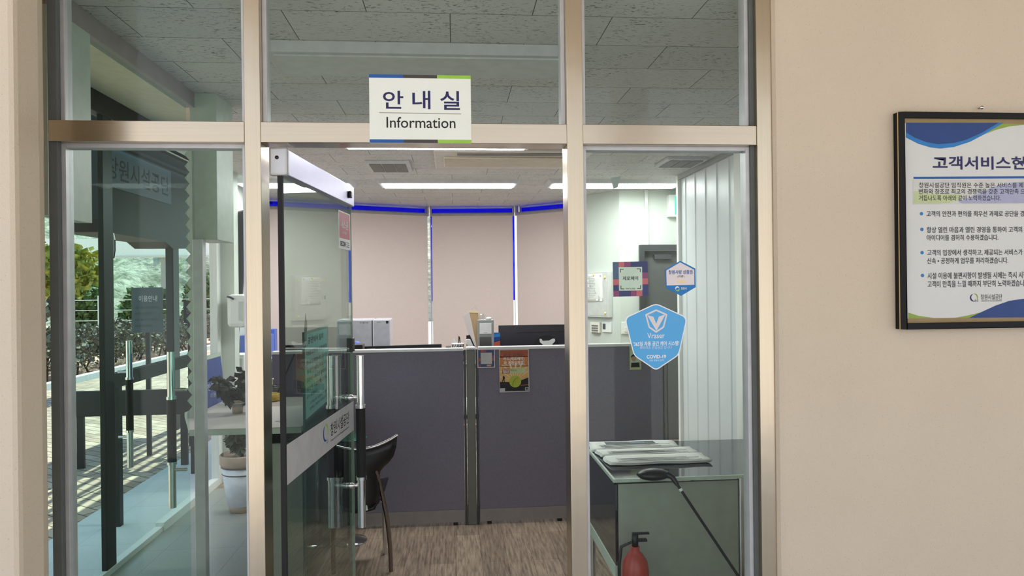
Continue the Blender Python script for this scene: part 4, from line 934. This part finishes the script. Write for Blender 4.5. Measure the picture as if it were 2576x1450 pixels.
# fire extinguisher between pane and counter
fe = thing('fire_extinguisher', 'red fire extinguisher with white label on the floor before the grey counter', 'fire extinguisher', (0.755, 0.66, 0))
ec = (0.755, 0.66, 0.0)
MB().lathe([(0.05, 0), (0.056, 0.006), (0.057, 0.40), (0.05, 0.44), (0.03, 0.47), (0.018, 0.48), (0.018, 0.50)], ec, 28).build('cylinder', M['extred'], fe)
MB().lathe([(0.0575, 0.20), (0.0575, 0.34)], ec, 28).build('label', M['paper'], fe)
MB().lathe([(0.058, 0.155), (0.058, 0.175)], ec, 28).build('label_strip', M['paper'], fe)
text('소화기', frame((ec[0], ec[1] - 0.0585, 0), (1, 0, 0), (0, 0, 1)), -0.03, 0.0, 0.25, 0.31, M['blue2'], fe, 'label_print', 0.01)
MB().box(ec[0] - 0.012, ec[0] + 0.05, ec[1] - 0.01, ec[1] + 0.01, 0.52, 0.53).box(ec[0] - 0.012, ec[0] + 0.06, ec[1] - 0.008, ec[1] + 0.008, 0.55, 0.556).lathe([(0.014, 0.5), (0.014, 0.555)], ec, 14).build('valve_handle', M['blackp'], fe)
MB().tube([(ec[0] - 0.015, ec[1], 0.52), (ec[0] - 0.06, ec[1], 0.50), (ec[0] - 0.07, ec[1], 0.42), (ec[0] - 0.068, ec[1], 0.2)], 0.007, 10).build('hose', M['blackp'], fe)

# ================================================================== CHAIR AND ROUND TABLE
ch = thing('shell_chair', 'black plastic shell chair with chrome legs, its back turned to the door', 'chair', (-0.53, 1.75, 0))
CXc = -0.53
def shell_row(z, h, zc):
    return [(CXc + h * (-1 + 2 * j / 12), 1.60 + 0.0 - 0.05 * (1 - (-1 + 2 * j / 12) ** 2) + 0.06, z + zc * (abs(-1 + 2 * j / 12) ** 2)) for j in range(13)]
rows = [shell_row(z, h, c_) for z, h, c_ in ((0.385, 0.092, 0.02), (0.41, 0.108, 0.01), (0.47, 0.114, 0.0), (0.56, 0.112, 0.0), (0.595, 0.116, 0.0), (0.615, 0.138, 0.005), (0.635, 0.166, 0.01), (0.658, 0.191, 0.02), (0.69, 0.206, 0.04), (0.728, 0.213, 0.062))]
bk = MB().grid(rows, thick=(0, 0.016, 0)).build('backrest', M['blackp'], ch)
MB().tube([(p[0], p[1] + 0.006, p[2] + 0.003) for p in rows[-1]], 0.0075, 10).build('edge_trim', M['chrome'], bk)
seat = MB(); srow = []
for i in range(9):
    t = i / 8; yy = 1.62 + 0.42 * t; h = 0.09 + 0.035 * math.sin(min(1, t * 1.6) * math.pi / 2); zz = 0.40 + 0.05 * math.sin(t * math.pi * 0.6)
    srow.append([(CXc + h * (-1 + 2 * j / 10), yy, zz + 0.015 * (-1 + 2 * j / 10) ** 2) for j in range(11)])
seat.grid(srow, thick=(0, 0, -0.016)); seat.build('seat', M['blackp'], ch)
text('검사필', frame((-0.50, 1.6085, 0.41), (1, 0.03, 0), (0, 0, 1)), -0.008, 0.012, -0.006, 0.006, M['ink'], ch, 'asset_print', 0, 0.0022)
MB(frame((-0.50, 1.6085, 0.41), (1, 0.03, 0.18), (-0.18, 0, 1))).box(-0.018, 0.022, -0.014, 0.014, 0.0, 0.002).build('asset_label', M['paper'], ch)
for s in (-1, 1):
    MB().tube([(CXc + s * 0.085, 1.64, 0.64), (CXc + s * 0.098, 1.66, 0.58), (CXc + s * 0.125, 1.69, 0.45), (CXc + s * 0.148, 1.715, 0.30), (CXc + s * 0.158, 1.745, 0.15), (CXc + s * 0.160, 1.765, 0.0)], 0.0125, 14).build('rear_leg', M['darkchrome'], ch)
    MB().tube([(CXc + s * 0.09, 1.93, 0.43), (CXc + s * 0.10, 2.0, 0.3), (CXc + s * 0.10, 2.03, 0.0)], 0.0125, 14).build('front_leg', M['chrome'], ch)
    MB().tube([(CXc + s * 0.125, 1.69, 0.42), (CXc + s * 0.09, 1.95, 0.42)], 0.009, 10).build('side_rail', M['chrome'], ch)
rt = thing('round_table', 'small round table with green edged glass top beyond the chair', 'table', (-0.67, 2.27, 0))
MB().lathe([(0.11, 0.652), (0.115, 0.655), (0.115, 0.66), (0.11, 0.663)], (-0.67, 2.27, 0), 40).build('glass_top', M['tealedge'], rt)
MB().lathe([(0.02, 0.02), (0.018, 0.652)], (-0.67, 2.27, 0), 20).build('column', M['chrome'], rt); MB().lathe([(0.11, 0), (0.105, 0.012), (0.03, 0.022)], (-0.67, 2.27, 0), 32).build('base', M['chrome'], rt)

# ================================================================== LEFT COUNTER AND ITS ITEMS
lc = thing('reception_counter', 'long pale reception counter left of the open door', 'counter', (-1.1, 2.0, 0))
MB().prism([(-1.34, 1.42), (-0.785, 1.42), (-0.785, 2.46), (-1.56, 2.46), (-1.56, 1.95)], 0.87, 0.90).build('counter_top', M['countertop'], lc, 0.003)
MB().prism([(-1.342, 1.418), (-0.785, 1.418), (-0.785, 1.422), (-1.342, 1.422)], 0.868, 0.895).build('edge_strip', M['sage'], lc)
MB().box(-1.04, -0.80, 1.50, 1.52, 0.0, 0.80).build('front_panel', M['deskfront'], lc, 0.002)
MB().box(-1.04, -0.80, 1.52, 1.54, 0.80, 0.87).build('shadow_board', M['blackm'], lc)  # black strip added for the shade in the gap under the counter top
MB().box(-0.82, -0.80, 1.55, 2.45, 0.0, 0.87).build('side_panel', M['deskfront'], lc, 0.002)
MB().box(-1.04, -1.02, 1.52, 2.45, 0.0, 0.87).build('side_panel', M['deskfront'], lc, 0.002)
MB().tube([(-0.93, 1.60, 0.9003), (-0.93, 1.60, 0.902)], 0.03, 20).build('cable_grommet', M['grey'], lc)
ns = thing('notice_screen', 'teal glass screen printed with slanting black lines of notice text beside the counter', 'notice screen', (-0.77, 1.75, 0))
SF = FX(-0.768)
MB().box(-0.775, -0.768, 1.43, 2.12, 0.02, 1.385).build('glass_sheet', M['tealglass'], ns)
MB().box(-0.777, -0.766, 1.425, 1.433, 0.02, 1.385).build('front_edge', M['tealedge'], ns)
MB().box(-0.785, -0.755, 1.43, 2.10, 0.0, 0.02).build('floor_rail', M['kick'], ns, 0.003)
MB(FX(-0.771)).prism([(1.42, 1.36), (1.46, 1.48), (1.50, 1.42), (1.46, 1.30)], 0.0035, 0.0055).build('arrow_tip', M['tealedge'], ns)
MB(SF).box(1.44, 2.10, 0.93, 1.37, 0.0005, 0.0009).build('tinted_sheet', plain('teal_print', (150, 204, 198), 0.4), ns)
for body, z0, z1, a_, b_ in (('공단에서 알려', 1.315, 1.35, 1.52, 1.95), ('대중교통을 이용하여', 1.255, 1.28, 1.48, 2.05), ('주시기 바랍니다 고객님', 1.205, 1.228, 1.48, 2.06), ('항상 친절하게 모시며', 1.16, 1.183, 1.48, 2.06), ('공단이 나눔으로 함께하는', 1.115, 1.138, 1.48, 2.06), ('편안하고 안전한 공간을', 1.07, 1.092, 1.48, 2.06), ('모두 제공합니다', 1.03, 1.05, 1.48, 1.76), ('고객님의 소중한 의견을', 0.99, 1.006, 1.55, 2.06), ('언제나 귀담아 듣겠습니다', 0.96, 0.976, 1.55, 2.06)):
    text(body, SF, a_, b_, z0, z1, M['ink'], ns, 'lettering', 0.014, 0.001)
jr = thing('sweet_jar', 'glass jar of yellow sweets with knobbed lid on the pale counter', 'jar', (-1.15, 2.3, 0.90))
jc = (-1.15, 2.30, 0.90)
MB().lathe([(0.048, 0.0), (0.052, 0.01), (0.052, 0.07), (0.044, 0.085), (0.044, 0.092)], jc, 28).build('glass_body', M['jarglass'], jr)
MB().lathe([(0.044, 0.004), (0.048, 0.012), (0.048, 0.045), (0.03, 0.052)], jc, 24).build('sweets', M['candy'], jr)
li = MB().lathe([(0.05, 0.092), (0.055, 0.096), (0.05, 0.102), (0.012, 0.106)], jc, 28).build('lid', M['jarglass'], jr)
MB().lathe([(0.006, 0.106), (0.006, 0.135), (0.011, 0.138), (0.009, 0.146)], jc, 16).build('lid_knob', M['chrome'], li)
tag(MB().tube([(-1.155, 2.38, 0.9), (-1.05, 2.47, 1.18)], 0.005, 8).build('black_stick', M['blackm']), 'thin black stick leaning against the partition behind the sweet jar', 'stick')
bb = thing('blue_board', 'dark blue information board with white lettering leaning on the counter end', 'board', (-1.47, 2.15, 0.90))
BF = frame((-1.47, 2.0, 0.9), (0, 1, 0), (-0.10, 0, 1))
MB(BF).box(0.0, 0.40, 0.0, 0.31, -0.008, 0.0).build('board', M['blueboard'], bb, 0.002)
MB(BF).box(0.0, 0.40, 0.285, 0.31, 0.0003, 0.0012).build('top_strip', M['sage'], bb)
text('창원 안내', BF, 0.10, 0.36, 0.10, 0.14, M['lightgrey'], bb, 'lettering', 0.01, 0.0006)
text('이용시간', BF, 0.14, 0.34, 0.05, 0.08, M['lightgrey'], bb, 'lettering', 0.0, 0.0006)
MB(BF).prism([(0.1, 0.0), (0.1, 0.2), (0.11, 0.2), (0.11, 0.0)], -0.02, -0.008).build('easel_leg', M['blackm'], bb)
def plant(name, label, base, pot, n, rad, hgt, lsize, mat, seed, stemn=6):
    p = thing(name, label, 'plant', base); r = random.Random(seed); zb = base[2]
    if pot: zb += pot[1] - 0.03
    sm, lf = MB(), MB()
    for k in range(stemn):
        g = r.uniform(0, 2 * math.pi); q = r.uniform(0.2, 1) * rad
        tip = Vector((base[0] + q * math.cos(g), base[1] + q * math.sin(g), zb + hgt * r.uniform(0.7, 1.0)))
        b0 = Vector((base[0] + 0.01 * math.cos(g), base[1] + 0.01 * math.sin(g), zb))
        midp = b0.lerp(tip, 0.55) + Vector((0, 0, 0.04 * hgt))
        sm.tube([tuple(b0), tuple(midp), tuple(tip)], 0.003, 6)
        for i in range(n // stemn):
            t = r.uniform(0.25, 1.0); q_ = b0.lerp(midp, t / 0.55) if t < 0.55 else midp.lerp(tip, (t - 0.55) / 0.45)
            lf.leaf(q_, lsize * r.uniform(0.7, 1.2), r, asp=0.32, droop=0.7)
    for v_ in lf.v: v_.z = max(v_.z, base[2] + 0.004)
    sm.build('stems', M['stem'], p); lf.build('foliage', M[mat], p)
    if pot:
        R_, Hh = pot
        MB().lathe([(R_ * 0.55, 0.0), (R_ * 0.62, 0.03), (R_ * 0.66, 0.05)], base, 28).build('pot_foot', M['clay'], p)
        MB().lathe([(R_ * 0.68, 0.05), (R_ * 0.95, Hh * 0.80)], base, 32).build('pot', M['pot'], p)
        MB().lathe([(R_ * 0.95, Hh * 0.80), (R_ * 1.0, Hh * 0.84), (R_ * 1.02, Hh * 0.98), (R_ * 0.96, Hh), (R_ * 0.9, Hh * 0.93)], base, 32).build('pot_rim', M['clay'], p)
        MB().lathe([(R_ * 0.90, Hh * 0.66), (R_ * 0.915, Hh * 0.665), (R_ * 0.915, Hh * 0.675), (R_ * 0.90, Hh * 0.68)], base, 32).lathe([(R_ * 0.95, Hh * 0.78), (R_ * 0.965, Hh * 0.785), (R_ * 0.965, Hh * 0.795), (R_ * 0.95, Hh * 0.80)], base, 32).build('pot_band', M['dgrey'], p)
    return p
plant('potted_plant', 'leafy green plant in a tall white pot on the floor left of the mullion', (-1.55, 3.0, 0.0), (0.15, 0.42), 260, 0.2, 0.32, 0.09, 'leaf', 3, 9)
plant('trailing_plant', 'trailing dark leaved plant on the counter before the blue board', (-1.24, 1.88, 0.901), (0.05, 0.08), 200, 0.16, 0.16, 0.06, 'leafd', 5, 8)
plant('dry_plant', 'dark curly plant lying on the counter beside the steel mullion', (-1.28, 2.2, 0.90), (0.045, 0.07), 160, 0.12, 0.18, 0.05, 'leafd', 9, 8)
hd_ = thing('sanitizer_dispenser', 'rounded white hand sanitizer dispenser on the white wall end', 'dispenser', (-1.80, 3.7, 1.3))
a, b = atY(567, 741, 3.67), atY(622, 824, 3.67)
MB().box(a.x + 0.02, b.x, 3.62, 3.78, b.z, a.z).build('body', M['white'], hd_, 0.035)
MB().box(a.x, a.x + 0.16, 3.78, 3.80, b.z + 0.01, a.z - 0.01).build('back_plate', M['warmwhite'], hd_, 0.006)
MB().box(a.x + 0.12, b.x - 0.012, 3.617, 3.6195, b.z + 0.06, a.z - 0.06).build('label_plate', M['lgrey'], hd_)
MB().tube([(a.x + 0.03, 3.63, a.z - 0.02), (a.x + 0.06, 3.605, a.z - 0.025), (a.x + 0.085, 3.61, a.z - 0.04)], 0.008, 10).build('hook', M['blackp'], hd_)
db = thing('tapered_banner', 'dark grey hanging banner tapering downward behind the dispenser', 'banner', (-1.68, 3.76, 1.1))
BY = 3.96
ppx([(584, 536), (623, 527), (610, 735), (597, 868), (589, 868), (589, 736)], BY, -0.03, 0.0, M['dgrey'], db, 'cloth', 0.004)
ppx([(586, 566), (594, 566), (594, 575), (587, 577)], BY, 0.0005, 0.001, M['grey'], db, 'emblem_patch')
ppx([(583, 535.5), (624, 526), (624, 529), (583, 538.5)], BY, -0.035, 0.005, M['kick'], db, 'top_bar')
lcab = thing('low_cabinet', 'grey low cabinet at the back left beyond the white wall end', 'cabinet', (-1.8, 4.6, 0))
MB().box(-1.98, -1.45, 4.3, 4.75, 0.0, 0.95).build('carcass', M['boardgrey'], lcab, 0.004); MB().box(-1.99, -1.44, 4.29, 4.76, 0.95, 0.98).build('top', M['grey'], lcab, 0.003)
for x in (-1.97, -1.715): MB().box(x, x + 0.25, 4.285, 4.3, 0.05, 0.93).build('cabinet_front', M['boardgrey'], lcab, 0.003)
bf = thing('blue_box', 'stepped blue box file on the grey cabinet behind the dispenser', 'box', (-1.75, 4.5, 0.98))
a, b = atY(593, 845, 4.4), atY(630, 838, 4.4)
a.x = max(a.x, -1.97); MB().box(a.x, a.x + 0.26, 4.4, 4.6, 0.98, a.z).build('lower_box', M['bluebox'], bf, 0.003); MB().box(a.x + 0.07, a.x + 0.26, 4.62, 4.72, 0.98, b.z + 0.02).build('upper_box', M['bluebox'], bf, 0.003)
MB().box(a.x + 0.02, a.x + 0.2, 4.395, 4.4, 1.0, 1.03).build('label_strip', M['lightgrey'], bf)
pr = thing('white_drawer_unit', 'small white drawer unit beside the potted plant', 'drawers', (-1.86, 3.3, 0))
a = atY(592, 893, 4.05); b = atY(613, 893, 4.05)
MB().box(a.x - 0.02, b.x, 4.05, 4.25, 0.0, a.z).build('carcass', M['white'], pr, 0.004); MB().box(a.x, b.x - 0.01, 4.043, 4.05, 0.5, a.z - 0.03).build('drawer', M['lgrey'], pr, 0.002)
MB().box(a.x + 0.015, a.x + 0.035, 4.035, 4.043, a.z - 0.07, a.z - 0.05).build('drawer_pull', M['blackp'], pr)
# pleated screen on the end post
psn = thing('pleated_screen', 'grey pleated screen folded against the post with a zigzag edge', 'screen', (-1.30, 1.36, 1.0))
rows = []; n = 46
for k in range(n + 1):
    z = 1.0 + (2.34 - 1.0) * k / n
    dx = 0.024 if k % 2 else 0.0
    rows.append([(-1.322 + dx, 1.345, z), (-1.287, 1.345, z)])
rows = [[p for p in r] for r in rows]
MB().grid(rows, thick=(0, 0.03, 0), smooth=False).build('pleats', M['sage'], psn)
MB().box(-1.322, -1.286, 1.343, 1.377, 2.34, 2.37).build('head_rail', M['alu'], psn); MB().box(-1.322, -1.286, 1.343, 1.377, 0.97, 1.0).build('bottom_rail', M['alu'], psn)

# ================================================================== OUTSIDE LEFT, THROUGH THE SIDE GLASS
struct('ground_apron', B(-2.63, -2.0, 0.0, 9.0, -0.12, -0.005), M['apron'])
struct('ground_paving', B(-6.75, -2.63, 0.0, 40.0, -0.14, -0.01), M['paving'])
struct('ground_field', B(-60, -6.75, 0.0, 80.0, -0.2, -0.04), M['pinkpath'])
tag(struct('kerb', B(-6.85, -6.7, 4.0, 40.0, -0.1, 0.1), M['kerb']), 'pale stone kerb between the paving and the hedge', 'kerb')
def canopy():
    c = thing('entrance_canopy', 'dark navy canopy block on a square post outside the left glazing', 'canopy', (-3.2, 5.0, 0))
    yz = [(lambda p: (p.y, p.z))(atX(a_, b_, -3.2)) for a_, b_ in ((253, 552), (266, 584), (417, 609), (435, 626), (471, 626), (492, 608))]
    MB(FX(-3.2)).prism(yz + [(yz[-1][0], 4.4), (yz[0][0], 4.4)], -0.42, 0.0).build('roof_block', M['navyplastic'], c)
    py = yz[2][0] + 0.25; MB().box(max(atY(417, 800, py).x, -3.6), min(atY(455, 800, py).x, -3.22), py, py + 0.18, 0, yz[3][1] + 0.05).build('post', M['darkmetal'], c, 0.01)
    ya, yb = yz[0][0] + 0.05, atX(430, 440, -3.19).y; zt_, zb_ = atX(340, 395, -3.19).z, atX(340, 488, -3.19).z
    MB().box(-3.198, -3.19, ya, yb, zb_, zt_).build('name_board', M['boardgrey'], c)
    text('창원시설공단', FX(-3.19), ya + 0.05, yb - 0.06, zb_ + 0.08, zt_ - 0.08, M['ink'], c, 'lettering', 0.01)
canopy()
es = thing('slatted_eave', 'slatted timber eave over the left glazing that throws striped shade', 'eave', (-2.9, 3.0, 2.95))
for k in range(4):
    x = -2.68 - k * 0.13
    MB().box(x - 0.06, x, 0.3, 9.0, 2.96, 3.0).build('slat', M['navyplastic'], es)
MB().box(-3.16, -2.6, 0.3, 0.38, 3.0, 3.08).box(-3.16, -2.6, 4.4, 4.48, 3.0, 3.08).box(-3.16, -2.6, 8.9, 8.98, 3.0, 3.08).build('cross_beams', M['darkmetal'], es)
oc = thing('octagonal_sign', 'dark octagonal traffic sign outside on a thin post', 'sign', (-3.0, 3.95, 0))
p = atY(284, 619, 3.95)
OF = frame((p.x, 3.95, p.z), (0.55, -0.83, 0), (0, 0, 1))
MB(OF).prism([(0.115 * math.cos(math.radians(22.5 + 45 * k)), 0.115 * math.sin(math.radians(22.5 + 45 * k))) for k in range(8)], -0.004, 0.004).build('sign_plate', M['darkmetal'], oc)
MB().tube([(p.x - 0.02, 3.97, 0), (p.x - 0.02, 3.97, p.z + 0.08)], 0.012, 10).build('post', M['darkmetal'], oc)
gr = thing('guard_rail', 'dark flat guard rail running away along the paving', 'rail', (-2.3, 3.2, 0))
g0, g1 = atX(276, 945, -2.3), atX(498, 885, -2.3); MB().box(-2.33, -2.28, g0.y, g1.y, (g0.z + g1.z) / 2 - 0.10, (g0.z + g1.z) / 2).build('rail', M['darkmetal'], gr, 0.004)
for y in (g0.y + 0.1, g1.y - 0.15): MB().box(-2.32, -2.29, y, y + 0.05, -0.005, g0.z - 0.09).build('post', M['darkmetal'], gr)
ba = thing('low_barrier', 'wide dark barrier board crossing the paving below the guard rail', 'barrier', (-2.7, 4.6, 0))
a, b = atY(190, 986, 4.45), atY(494, 984, 4.45); a2 = atY(190, 1050, 4.45)
MB().box(a.x - 0.1, b.x, 4.45, 4.5, a2.z, a.z).build('board', M['darkmetal'], ba, 0.004)
for x in (a.x, b.x - 0.15): MB().box(x, x + 0.06, 4.46, 4.49, -0.01, a2.z).build('support', M['darkmetal'], ba)
nb = thing('notice_stand', 'grey notice board with lines of print on a stand outside', 'notice board', (-3.3, 4.9, 0))
a, b = atY(330, 724, 4.9), atY(408, 724, 4.9); a2 = atY(330, 838, 4.9)
MB().box(a.x, b.x, 4.9, 4.92, a2.z, a.z).build('board', M['boardgrey'], nb, 0.003)
text('이용안내', FY(4.9), a.x + 0.07, b.x - 0.05, a.z - 0.14, a.z - 0.08, M['lightgrey'], nb, 'lettering', 0.01)
for k in range(4): text('시설 이용 시간 안내입니다', FY(4.9), a.x + 0.03, b.x - (0.03 if k % 2 == 0 else 0.1), a.z - 0.21 - 0.06 * k, a.z - 0.185 - 0.06 * k, M['ink'], nb, 'lettering')
MB().box((a.x + b.x) / 2 - 0.02, (a.x + b.x) / 2 + 0.02, 4.905, 4.935, -0.01, a2.z).build('post', M['darkmetal'], nb)
pb2 = thing('purple_plate', 'small dark purple plate on a stand near the canopy post', 'sign', (-3.0, 5.2, 0))
a, b = atY(461, 757, 5.3), atY(486, 757, 5.3); a2 = atY(461, 813, 5.3)
MB().box(a.x, b.x, 5.3, 5.32, a2.z, a.z).build('plate', plain('purple_plate', (60, 48, 66), 0.5), pb2, 0.003); MB().box((a.x + b.x) / 2 - 0.012, (a.x + b.x) / 2 + 0.012, 5.305, 5.325, -0.01, a2.z).build('post', M['darkmetal'], pb2)
text('안내', FY(5.3), a.x + 0.03, b.x - 0.02, (a.z + a2.z) / 2 - 0.02, (a.z + a2.z) / 2 + 0.03, M['grey'], pb2, 'lettering')
# planting
def shrub(name, label, cat, c, size, n, ls, mat, seed, trunk=None, group=None):
    t = thing(name, label, cat, (c[0], c[1], 0), group); r = random.Random(seed); lf = MB()
    for k in range(n):
        while True:
            u = Vector((r.uniform(-1, 1), r.uniform(-1, 1), r.uniform(-1, 1)))
            if 0.35 < u.length < 1: break
        lf.leaf((c[0] + u.x * size[0], c[1] + u.y * size[1], c[2] + u.z * size[2]), ls * r.uniform(0.6, 1.3), r, asp=0.5)
    lf.build('foliage', M[mat], t)
    if trunk:
        MB().tube([(c[0], c[1], -0.05), (c[0] + 0.03, c[1], c[2] * 0.5), (c[0], c[1], c[2] + size[2] * 0.3)], [trunk, trunk * 0.8, trunk * 0.4], 8).build('trunk', M['stem'], t)
    return t
hg = thing('hedge', 'low greyish brown hedge behind the pale kerb', 'hedge', (-7.6, 13, 0)); lf = MB(); r = random.Random(2)
for k in range(24000):
    yy = r.uniform(5, 21); x = r.uniform(-8.4, -6.95); top = 0.82 + 0.1 * math.sin(yy * 2.1) + 0.06 * math.sin(yy * 5.3)
    lf.leaf((x, yy, r.uniform(0.05, 1) ** 0.5 * top), 0.085 * r.uniform(0.6, 1.3), r, asp=0.45)
lf.build('foliage', M['hedge'], hg)
st_ = MB()
for k in range(60): st_.tube([(r.uniform(-8.2, -7.1), 5 + k * 0.26, -0.04), (r.uniform(-8.2, -7.1), 5 + k * 0.26, 0.7)], 0.02, 5)
st_.build('stems', M['stem'], hg)
shrub('small_tree', 'small tree with yellow green leaves at the far left behind the glass', 'tree', (-6.15, 9.3, 1.98), (0.55, 0.55, 0.42), 800, 0.14, 'treeleaf', 4, 0.05)
shrub('young_tree', 'sparse brown green tree behind the yellow one', 'tree', (-9.2, 13.2, 1.6), (0.9, 0.8, 0.9), 900, 0.16, 'hedge', 14, 0.05)
for k, (x, y, s, lb) in enumerate(((-16.3, 25, 1.5, 'dark green bush at the far left below the white barrier'), (-14.2, 26, 1.7, 'dark green bush second from the left below the white barrier'), (-12.1, 26.5, 1.4, 'dark green bush behind the grey notice board'), (-10.0, 27, 1.8, 'dark green bush left of the canopy post, far off'), (-7.9, 27.5, 2.0, 'dark green bush right of the canopy post, far off'))):
    shrub('bush', lb, 'bush', (x, y, s * 0.62), (0.78, 1.0, s * 0.62), 1100, 0.28, 'bush', 20 + k, None, 'bushes below the white barrier')
fc = thing('wire_fence', 'pale wire fence with thin posts in front of the far bushes', 'fence', (-12, 23, 0))
for k in range(9):
    x = -17 + k * 1.25; MB().tube([(x, 22.6, -0.05), (x, 22.6, 1.5)], 0.04, 8).build('post', M['kerb'], fc)
for z in (0.3, 0.65, 1.0, 1.35): MB().tube([(-17, 22.6, z), (-7, 22.6, z)], 0.012, 6).build('wire', M['kerb'], fc)
hl = MB(); rr_ = random.Random(5)
rows = []
for j in range(15):
    rows.append([(-34 + i * 1.1, 34 + j * 1.0 + 0.7 * math.sin(i * 0.7 + j), -0.1 + j * 0.85 + 0.5 * math.sin(i * 0.9) * (j > 0) + rr_.uniform(-0.25, 0.25) * (j > 0)) for i in range(34)])
hl.grid(rows); struct('hill', hl, M['rock'])
wb = thing('highway_barrier', 'long white barrier panel crossing the rocky slope', 'barrier', (-15, 33, 3.1))
z0, z1 = atY(340, 648, 32.5).z, atY(340, 600, 32.5).z
MB().box(-28, -3.5, 32.5, 32.7, z0, z1).build('panel', M['barrier'], wb)
MB().box(-28, -3.5, 32.45, 32.5, z0, z0 + 0.08).build('bottom_rail', M['lgrey'], wb)
for x in (-26, -20, -14, -8, -4): MB().box(x, x + 0.2, 32.7, 32.9, -0.1, z1).build('post', M['grey'], wb)
